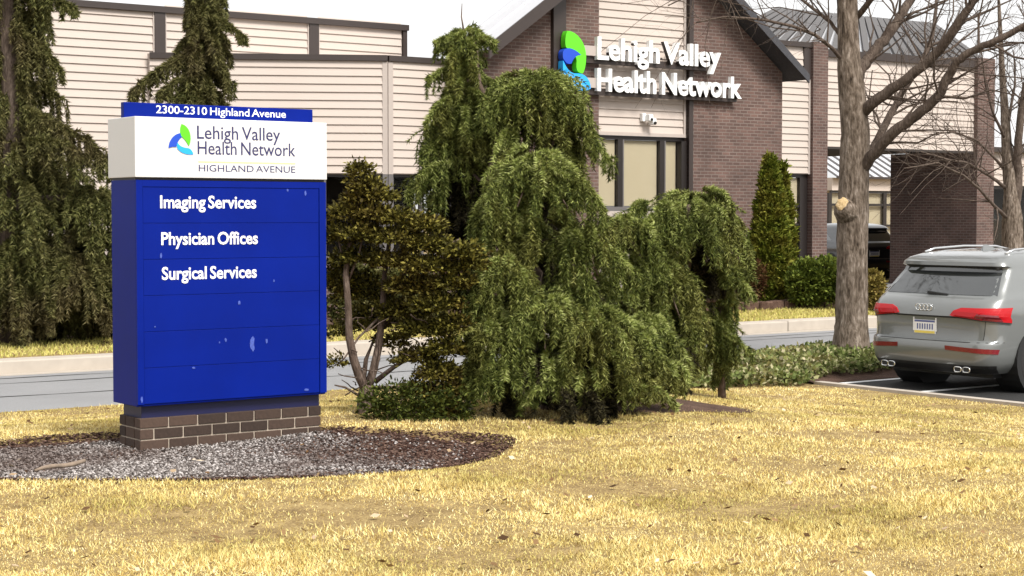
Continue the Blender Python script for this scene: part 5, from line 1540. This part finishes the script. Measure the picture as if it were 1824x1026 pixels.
def bare_tree(name, label, base, trunk, limbs, dens, knot=None, group=None):
    t = thing(name, label, 'tree', base, 0, group)
    mb = MB(base)
    # trunk with an uneven bark outline
    pts = [p for p, r in trunk]; rad = [r for p, r in trunk]
    P2, R2 = [], []
    for i in range(len(pts) - 1):
        for s_ in range(6):
            f = s_ / 6
            P2.append(pts[i].lerp(pts[i + 1], f)); R2.append(rad[i] + (rad[i + 1] - rad[i]) * f)
    P2.append(pts[-1]); R2.append(rad[-1])
    mb.tube(P2, R2, 22)
    me_o = mb.build('trunk', M['bark'], t, True)
    for v in me_o.data.vertices:
        w = Vector(v.co)
        k = int(v.index) % 22
        ph_ = math.sin(k * 2.4 + w.z * 2.1) * .5 + math.sin(k * 5.1 + w.z * 6.3) * .3 + random.uniform(-.4, .4)
        c = P2[min(v.index // 22, len(P2) - 1)] - Vector(base)
        v.co = c + (w - c) * (1 + .055 * ph_)
    for pts, r0, r1 in limbs:
        m2 = MB(base)
        # smooth the polyline a little
        fine = []
        for i in range(len(pts) - 1):
            for s_ in range(4):
                f = s_ / 4
                fine.append(pts[i].lerp(pts[i + 1], f) + Vector((random.uniform(-1, 1), random.uniform(-1, 1), random.uniform(-1, 1))) * r0 * .14)
        fine.append(pts[-1])
        n = len(fine)
        m2.tube(fine, [r0 + (r1 - r0) * i / (n - 1) for i in range(n)], 10)
        lo = m2.build('limb', M['bark_dark'] if r0 < .12 else M['bark'], t, True)
        m3 = MB(base); grow(m3, pts, r0, r1, 0, dens)
        if m3.V: m3.build('twigs', M['bark_dark'], lo, True, kind='stuff')
    return t
ZT_ = 24.3
tb = at(1516, 612, ZT_); tb.z = LOW + .1
pxr = lambda w: w * ZT_ / F_PX / 2
A_ = lambda x, y, dz=0: at(x, y, ZT_ + dz)
trunk = [(at(1516, 640, ZT_), pxr(76)), (A_(1516, 606), pxr(64)), (A_(1517, 570), pxr(57)), (A_(1518, 470), pxr(55)), (A_(1519, 380), pxr(56)), (A_(1521, 300), pxr(52)), (A_(1524, 240), pxr(50)), (A_(1519, 180), pxr(48)), (A_(1513, 120), pxr(42)), (A_(1511, 60), pxr(38)), (A_(1509, 0), pxr(36)), (A_(1506, -90), pxr(28)), (A_(1500, -220), pxr(16))]
limbs = [
    ([A_(1522, 150), A_(1535, 118, .1), A_(1556, 92, .2), A_(1580, 66, .3), A_(1603, 30, .4), A_(1624, -5, .5), A_(1640, -60, .6)], pxr(24), pxr(14)),
    ([A_(1532, 205), A_(1552, 184, -.2), A_(1602, 150, -.4), A_(1656, 108, -.6), A_(1690, 66, -.8), A_(1714, 28, -.9), A_(1738, -4, -1), A_(1775, -60, -1.1)], pxr(22), pxr(11)),
    ([A_(1530, 310), A_(1551, 281, -.2), A_(1594, 234, -.5), A_(1633, 206, -.7), A_(1672, 172, -.9), A_(1690, 135, -1), A_(1705, 110, -1.1), A_(1732, 90, -1.2), A_(1772, 74, -1.4), A_(1826, 46, -1.5), A_(1880, 20, -1.6)], pxr(22), pxr(9)),
    ([A_(1538, 290), A_(1563, 250, .3), A_(1594, 190, .6), A_(1615, 150, .8), A_(1642, 110, 1.0), A_(1662, 62, 1.2), A_(1668, 0, 1.4)], pxr(16), pxr(6)),
    ([A_(1502, 110), A_(1484, 88, -.2), A_(1452, 62, -.4), A_(1410, 46, -.6), A_(1352, 34, -.8), A_(1290, 30, -1), A_(1240, 40, -1)], pxr(8), pxr(2.5)),
    ([A_(1502, 70), A_(1480, 40, .2), A_(1440, 8, .3), A_(1390, -30, .4), A_(1330, -60, .4)], pxr(8), pxr(3)),
    ([A_(1498, -40), A_(1440, -80, -.5), A_(1360, -70, -.9), A_(1270, -30, -1.2), A_(1190, 10, -1.3)], pxr(9), pxr(2)),
    ([A_(1526, 30), A_(1560, -10, -.3), A_(1600, -50, -.5), A_(1680, -90, -.8)], pxr(12), pxr(5)),
    ([A_(1640, 110, 1.0), A_(1690, 90, 1.1), A_(1740, 50, 1.2), A_(1800, 30, 1.3)], pxr(6), pxr(2)),
    ([A_(1672, 172, -.9), A_(1720, 175, -1.1), A_(1765, 160, -1.2), A_(1810, 170, -1.3)], pxr(5), pxr(2)),
]
bt = bare_tree('bare_tree', 'bare tree with a thick grey trunk and a pale cut knot, beside the silver car', tb, trunk, limbs, 6.0, group='bare deciduous trees')
# pale cut knot on the left of the trunk
kp = A_(1500, 366, -.22)
mb = MB(tb); mb.tube([A_(1519, 384, .1), A_(1508, 374, -.12), A_(1502, 369, -.19), kp], [.24, .19, .135, .112], 14)
kn = mb.build('knot_collar', M['bark'], bt, True)
bm = bmesh.new(); bmesh.ops.create_icosphere(bm, subdivisions=3, radius=1)
for v in bm.verts:
    n_ = v.co.normalized(); k = 1 + .12 * math.sin(n_.x * 5 + n_.z * 7)
    v.co = kp - tb + Vector((n_.x * .088 * k, n_.y * .030 * k - .012, n_.z * .105 * k))
me = bpy.data.meshes.new('cut_face'); bm.to_mesh(me); bm.free(); me.shade_smooth()
M['cut_wood'] = soil('pale_cut_wood', [(0.30, 0.19, 0.085), (0.50, 0.36, 0.19), (0.62, 0.49, 0.31)], 20, 60, .3)
me.materials.append(M['cut_wood']); link('cut_face', me, kn)

ZT2 = 36.0
tb2 = at(1806, 545, ZT2); tb2.z = FAR
q2 = lambda w: w * ZT2 / F_PX / 2
B_ = lambda x, y, dz=0: at(x, y, ZT2 + dz)
trunk2 = [(at(1806, 560, ZT2), q2(46)), (B_(1804, 440), q2(38)), (B_(1803, 390), q2(36)), (B_(1800, 340), q2(24)), (B_(1794, 270), q2(19)), (B_(1790, 200), q2(15)), (B_(1784, 110), q2(10)), (B_(1780, 20), q2(6)), (B_(1776, -60), q2(3))]
limbs2 = [
    ([B_(1806, 385), B_(1812, 320), B_(1813, 250, -.2), B_(1822, 180, -.3), B_(1836, 100, -.4), B_(1850, 0, -.5)], q2(20), q2(6)),
    ([B_(1792, 335), B_(1770, 318, -.5), B_(1745, 302, -1), B_(1722, 290, -1.4), B_(1690, 285, -1.8), B_(1640, 270, -2.2)], q2(7), q2(2)),
    ([B_(1795, 390), B_(1770, 365, -.7), B_(1742, 335, -1.2), B_(1715, 312, -1.6), B_(1670, 290, -2), B_(1610, 300, -2.4)], q2(7), q2(2)),
    ([B_(1792, 250), B_(1770, 205, -.4), B_(1755, 150, -.6), B_(1748, 90, -.8)], q2(6), q2(2)),
    ([B_(1790, 300), B_(1740, 250, -.6), B_(1700, 235, -1), B_(1655, 240, -1.4)], q2(5), q2(2)),
    ([B_(1796, 220), B_(1808, 150, .3), B_(1806, 90, .5)], q2(6), q2(2)),
]
bare_tree('bare_tree', 'slimmer bare tree behind the silver car at the right edge of the photo', tb2, trunk2, limbs2, 6.0, group='bare deciduous trees')

# ================================================================== CARS
PROF = [  # z, rear x, half width, corner radius, front x, rear bow
    (.23, .16, .80, .22, 4.50, .06), (.30, .07, .87, .24, 4.58, .08), (.36, .03, .905, .26, 4.62, .10), (.46, .008, .925, .28, 4.65, .11), (.57, .0, .932, .30, 4.66, .12),
    (.600, .015, .934, .30, 4.66, .12), (.622, .075, .936, .28, 4.66, .11), (.70, .092, .940, .27, 4.65, .10), (.83, .088, .942, .27, 4.63, .10), (.872, .085, .942, .27, 4.62, .10),
    (.892, .055, .942, .27, 4.62, .10), (.95, .065, .940, .27, 4.58, .10), (1.02, .10, .930, .26, 4.45, .10), (1.075, .145, .915, .25, 4.2, .10), (1.10, .20, .912, .21, 3.85, .10),
    (1.125, .25, .895, .17, 3.45, .09), (1.20, .315, .868, .16, 3.25, .09), (1.32, .42, .832, .15, 2.98, .09), (1.43, .525, .792, .14, 2.72, .09), (1.452, .50, .782, .14, 2.68, .10),
    (1.468, .425, .776, .15, 2.64, .11), (1.51, .43, .758, .15, 2.55, .11), (1.555, .50, .728, .15, 2.42, .10), (1.60, .68, .67, .14, 2.2, .08), (1.635, .98, .58, .13, 1.95, .05), (1.655, 1.32, .42, .12, 1.7, .02)]
def prof_at(z):
    if z <= PROF[0][0]: return PROF[0]
    for a, c in zip(PROF, PROF[1:]):
        if z <= c[0]:
            t = (z - a[0]) / (c[0] - a[0])
            return tuple(a[i] + (c[i] - a[i]) * t for i in range(6))
    return PROF[-1]
NR, NA, NS = 9, 8, 16
def outline(z):
    """right half of the plan outline at height z: rear centre, corner, side, front centre; x forward, y right"""
    _, xr, w, r, xf, bow = prof_at(z)
    out = []
    yf = w - r
    fn = lambda y: xr + bow * (y / w) ** 2 * .8
    for i in range(NR): 
        y = yf * i / NR; out.append((fn(y), y))
    xc = fn(yf) + r
    for i in range(NA):
        a = math.pi / 2 * i / NA
        out.append((xc - r * math.cos(a), yf + r * math.sin(a)))
    rf = r * 1.6
    for i in range(NS):
        out.append((xc + (xf - rf - xc) * i / NS, w + .012 * math.sin(math.pi * i / NS)))
    for i in range(NA):
        a = math.pi / 2 * i / NA
        out.append((xf - rf + rf * math.sin(a), w - r + r * math.cos(a) if True else 0))
    for i in range(NR + 1):
        out.append((xf + .05 * (1 - (1 - i / NR) ** 2), (w - r) * (1 - i / NR)))
    return out
def surf(s, z, off=0.0):
    """point of the shell at arc length s from the rear centre line (right positive)"""
    o = outline(z); sg = 1 if s >= 0 else -1; d = abs(s); acc = 0
    for a, c in zip(o, o[1:]):
        l = math.dist(a, c)
        if acc + l >= d or (a, c) == (o[-2], o[-1]):
            t = (d - acc) / max(l, 1e-9)
            x, y = a[0] + (c[0] - a[0]) * t, a[1] + (c[1] - a[1]) * t
            nx, ny = -(c[1] - a[1]) / max(l, 1e-9), (c[0] - a[0]) / max(l, 1e-9)
            return Vector((x + nx * off, sg * (y + ny * off), z))
        acc += l
def to_local(p): return Vector((p.x, -p.y, p.z))       # x forward, local y to the left
def patch(quad, mat, name, parent, off=.006, depth=.03, nu=14, nv=5, smooth=True):
    """solid plate following the shell between four (s,z) corners: lower-left, lower-right, upper-right, upper-left"""
    Vo, Vi, Fq = [], [], []
    for j in range(nv + 1):
        for i in range(nu + 1):
            a, c = i / nu, j / nv
            s0 = quad[0][0] + (quad[1][0] - quad[0][0]) * a; s1 = quad[3][0] + (quad[2][0] - quad[3][0]) * a
            z0 = quad[0][1] + (quad[1][1] - quad[0][1]) * a; z1 = quad[3][1] + (quad[2][1] - quad[3][1]) * a
            s, z = s0 + (s1 - s0) * c, z0 + (z1 - z0) * c
            Vo.append(to_local(surf(s, z, off))); Vi.append(to_local(surf(s, z, off - depth)))
    n = len(Vo); w = nu + 1
    for j in range(nv):
        for i in range(nu):
            k = j * w + i
            Fq.append((k, k + 1, k + w + 1, k + w)); Fq.append((n + k, n + k + w, n + k + w + 1, n + k + 1))
    for i in range(nu):
        Fq.append((i, n + i, n + i + 1, i + 1)); k = nv * w + i; Fq.append((k, k + 1, n + k + 1, n + k))
    for j in range(nv):
        k = j * w; Fq.append((k, k + w, n + k + w, n + k)); k += nu; Fq.append((k, n + k, n + k + w, k + w))
    return MB().add(Vo + Vi, Fq).build(name, mat, parent, False)
def car_paint(name, c, metal=.55):
    return plain(name, c, rough=.28, metal=metal, var=.02, coat=1.0)
def red_lens():
    m, nt, b = new_mat('red_lens')
    b.inputs['Base Color'].default_value = (.40, .004, .008, 1); b.inputs['Roughness'].default_value = .25; b.inputs['Specular IOR Level'].default_value = .3
    b.inputs['Coat Weight'].default_value = .15
    return m
M['red_lens'] = red_lens()
M['red_dark'] = plain('dark_red_reflector', (.16, .006, .012), rough=.2, var=.1, coat=.6)
M['car_glass'] = plain('tinted_car_glass', (.030, .033, .034), rough=.04, var=.05, spec=.9, coat=1.0)
M['plate_yellow'] = plain('plate_yellow', (.75, .60, .12), rough=.4)
M['plate_print'] = plain('plate_print', (.10, .12, .28), rough=.5)

def build_car(name, label, loc, rotz, paint, group, detail=True):
    c = thing(name, label, 'car', loc, rotz, group)
    zs = [p[0] for p in PROF]
    Vs, Fs2 = [], []
    for z in zs:
        o = outline(z)
        loop = [(x, y) for x, y in o] + [(x, -y) for x, y in o[-2:0:-1]]
        Vs += [Vector((x, -y, z)) for x, y in loop]
    m = len(loop)
    for j in range(len(zs) - 1):
        for i in range(m):
            i2 = (i + 1) % m
            Fs2.append((j * m + i, (j + 1) * m + i, (j + 1) * m + i2, j * m + i2))
    Fs2.append(tuple(range(m))); Fs2.append(tuple(range((len(zs) - 1) * m, len(zs) * m))[::-1])
    body = MB().add(Vs, Fs2)
    bo = body.build('body', paint, c, True)
    bm = bmesh.new(); bm.from_mesh(bo.data); bmesh.ops.recalc_face_normals(bm, faces=bm.faces[:]); bm.to_mesh(bo.data); bm.free()
    try: bo.data.set_sharp_from_angle(angle=R(38))
    except Exception: pass
    # glass
    patch([(-.85, 1.135), (.85, 1.135), (.72, 1.448), (-.72, 1.448)], M['car_glass'], 'rear_window', c, .005, .02, 20, 6)
    patch([(-.66, 1.449), (.66, 1.449), (.65, 1.462), (-.65, 1.462)], M['black'], 'spoiler_shade', c, .008, .03, 14, 2)  # black strip painting in the shade under the spoiler
    for sg in (-1, 1):
        patch([(sg * 1.50, 1.135), (sg * 1.98, 1.135), (sg * 1.94, 1.47), (sg * 1.70, 1.45)], M['car_glass'], 'side_window', c, .004, .015, 8, 4)
        patch([(sg * 2.02, 1.135), (sg * 2.92, 1.135), (sg * 2.80, 1.49), (sg * 1.98, 1.47)], M['car_glass'], 'side_window', c, .004, .015, 8, 4)
        patch([(sg * 2.97, 1.135), (sg * 3.85, 1.125), (sg * 3.15, 1.49), (sg * 2.85, 1.49)], M['car_glass'], 'side_window', c, .004, .015, 8, 4)
    patch([(4.75, 1.14), (6.15, 1.14), (5.2, 1.50), (4.15, 1.50)], M['car_glass'], 'windscreen', c, .004, .015, 8, 4)
    # lamps
    for sg in (-1, 1):
        tl = patch([(sg * .46, .885), (sg * 1.16, .822), (sg * 1.18, 1.0), (sg * .52, .995)], M['red_lens'], 'tail_lamp', c, .014, .05, 22, 5)
        patch([(sg * .385, .905), (sg * .46, .885), (sg * .52, .995), (sg * .43, .962)], M['red_lens'], 'lamp_tip', tl, .013, .045, 6, 4)
        patch([(sg * .44, .878), (sg * 1.15, .812), (sg * 1.15, .826), (sg * .44, .892)], M['black'], 'lamp_edge', tl, .016, .05, 18, 2)
        patch([(sg * .70, .87), (sg * 1.02, .842), (sg * .98, .915), (sg * .74, .93)], M['red_dark'], 'lamp_core', tl, .017, .02, 10, 3)
        patch([(sg * .36, .505), (sg * 1.02, .470), (sg * 1.04, .525), (sg * .36, .555)], M['red_dark'], 'reflector', c, .008, .02, 16, 2)
    patch([(-.44, .872), (.44, .872), (.44, .890), (-.44, .890)], M['black'], 'boot_groove', c, .004, .02, 14, 2)
    patch([(-1.1, .600), (1.1, .600), (1.1, .606), (-1.1, .606)], M['chrome'] if not detail else M['black'], 'bumper_seam', c, .003, .01, 20, 1)
    patch([(-.95, .235), (.95, .235), (.98, .335), (-.98, .335)], M['black'], 'diffuser', c, .006, .03, 20, 3)
    for sg in (-1, 1):                                            # hatch shut lines
        patch([(sg * .80, .63), (sg * .808, .63), (sg * .83, .86), (sg * .822, .86)], M['black'], 'shut_line', c, .0015, .01, 1, 4)
    # number plate in its niche
    xp = surf(0, .74).x
    np_ = MB().box(xp - .012, xp + .02, -.16, .16, .672, .832).build('number_plate', M['white_paint'], c, bevel=.004)
    MB().box(xp - .0135, xp - .0121, -.152, .152, .676, .704).build('plate_band', M['plate_yellow'], np_)
    MB().box(xp - .0135, xp - .0121, -.152, .152, .806, .828).build('plate_band', M['plate_print'], np_)
    for q_ in range(7): MB().box(xp - .0128, xp - .0121, -.125 + q_ * .037, -.125 + q_ * .037 + .020, .722, .788).build('plate_mark', M['plate_print'], np_)
    MB().box(xp - .016, xp + .01, -.172, -.162, .70, .86).build('plate_light', M['white_paint'], np_)
    MB().box(xp - .016, xp + .01, .162, .172, .70, .86).build('plate_light', M['white_paint'], np_)
    # four interlocking rings
    xe = surf(0, .965).x - .014
    if detail:
        for k in range(4):
            rg = MB(); pts = []
            for i in range(21):
                a = 2 * math.pi * i / 20
                pts.append((xe + .001 * (k % 2), (.084 - .056 * k) + .037 * math.cos(a), .985 + .037 * math.sin(a)))
            rg.tube(pts, .006, 6, cap=False); rg.build('badge_ring', M['chrome'], c, True)
        wb = surf(0, 1.145)
        MB().add([(wb.x - .03, -.20, 1.128), (wb.x - .03, .10, 1.135), (wb.x - .03, .10, 1.165), (wb.x - .025, -.20, 1.142), (wb.x + .02, -.20, 1.128), (wb.x + .02, .10, 1.135), (wb.x + .02, .10, 1.165), (wb.x + .02, -.20, 1.142)],
                 [(0, 3, 2, 1), (4, 5, 6, 7), (0, 1, 5, 4), (1, 2, 6, 5), (2, 3, 7, 6), (3, 0, 4, 7)]).build('rear_wiper', M['black'], c)
        ef = MB(); ef.add([(1.10, -.018, 1.642), (1.34, -.022, 1.655), (1.34, .022, 1.655), (1.10, .018, 1.642), (1.13, 0, 1.705), (1.19, 0, 1.708)], [(0, 3, 4), (0, 4, 5, 1), (3, 2, 5, 4), (1, 5, 2)])
        ef.build('roof_antenna', paint, c)
        for sg in (-1, 1):
            rl = MB(); pts = [(.78, sg * .60, 1.615), (.95, sg * .60, 1.655), (1.5, sg * .59, 1.680), (2.1, sg * .59, 1.672), (2.6, sg * .60, 1.59)]
            rl.tube(pts, .014, 8); rl.build('roof_rail', M['chrome'], c, True)
    for sg in (-1, 1):                                            # twin oval tail pipes
        for k in (0, 1):
            y = sg * (.50 + .115 * k)
            xx = surf(abs(y) + .03, .30).x
            ring, inn = [], []
            for i in range(17):
                a = 2 * math.pi * i / 16
                ring.append((xx - .02 + .004 * math.cos(a), -y + .054 * math.copysign(abs(math.cos(a)) ** .6, math.cos(a)), .283 + .030 * math.copysign(abs(math.sin(a)) ** .6, math.sin(a))))
            t_ = MB(); t_.tube(ring, .009, 6, cap=False); tp = t_.build('tail_pipe', M['chrome'], c, True)
            MB().add([(xx - .016, -y + .052 * math.cos(2 * math.pi * i / 14), .283 + .030 * math.sin(2 * math.pi * i / 14)) for i in range(14)], [tuple(range(13, -1, -1))]).build('pipe_bore', M['black'], tp)
    # wheels
    for xw in (.98, 3.80):
        for sg in (-1, 1):
            MB().tube([(xw, sg * .952, .37), (xw, sg * .60, .37)], .415, 28).build('wheel_arch', M['black'], c)
            w = MB().tube([(xw, sg * .958, .355), (xw, sg * .945, .355), (xw, sg * .72, .355), (xw, sg * .70, .355)], [.325, .355, .355, .325], 32).build('wheel', M['rubber'], c, True)
            rim = MB().tube([(xw, sg * .962, .355), (xw, sg * .955, .355)], [.235, .245], 28).build('rim', M['alloy'], w)
    MB().box(.45, 4.3, -.70, .70, .17, .235).build('underbody', M['black'], c)
    for sg in (-1, 1):
        s0 = surf(sg * 1.75, .4)
        for sx in (2.0, 2.97, 3.95):
            patch([(sg * sx, .40), (sg * (sx + .008), .40), (sg * (sx + .008), 1.08), (sg * sx, 1.08)], M['black'], 'door_seam', c, .0012, .008, 1, 4)
        for sx in (2.75, 3.65):
            a = surf(sg * sx, .98, .02)
            MB().box(a.x - .09, a.x + .09, -a.y - .012, -a.y + .012, .968, .992).build('door_handle', paint, c, bevel=.006)
    return c
P_gray = car_paint('silver_grey_paint', (.165, .172, .168), .25)
P_black = car_paint('black_paint', (.010, .010, .012), .2)
cc = at(1646, 690, 20.45); cu0, cv0, _ = uv(cc)
build_car('parked_car', 'silver grey suv with red tail lamps backed into the parking space by the lawn', W(cu0 - .08, cv0, LOW - .0), TH, P_gray, 'cars by the clinic')
kb = uv(at(1560, 490, 51.0))
build_car('parked_car', 'black car under the canopy, half hidden behind the bare tree trunk', W(kb[0], kb[1], FAR + .01), TH + R(74), P_black, 'cars by the clinic', False)
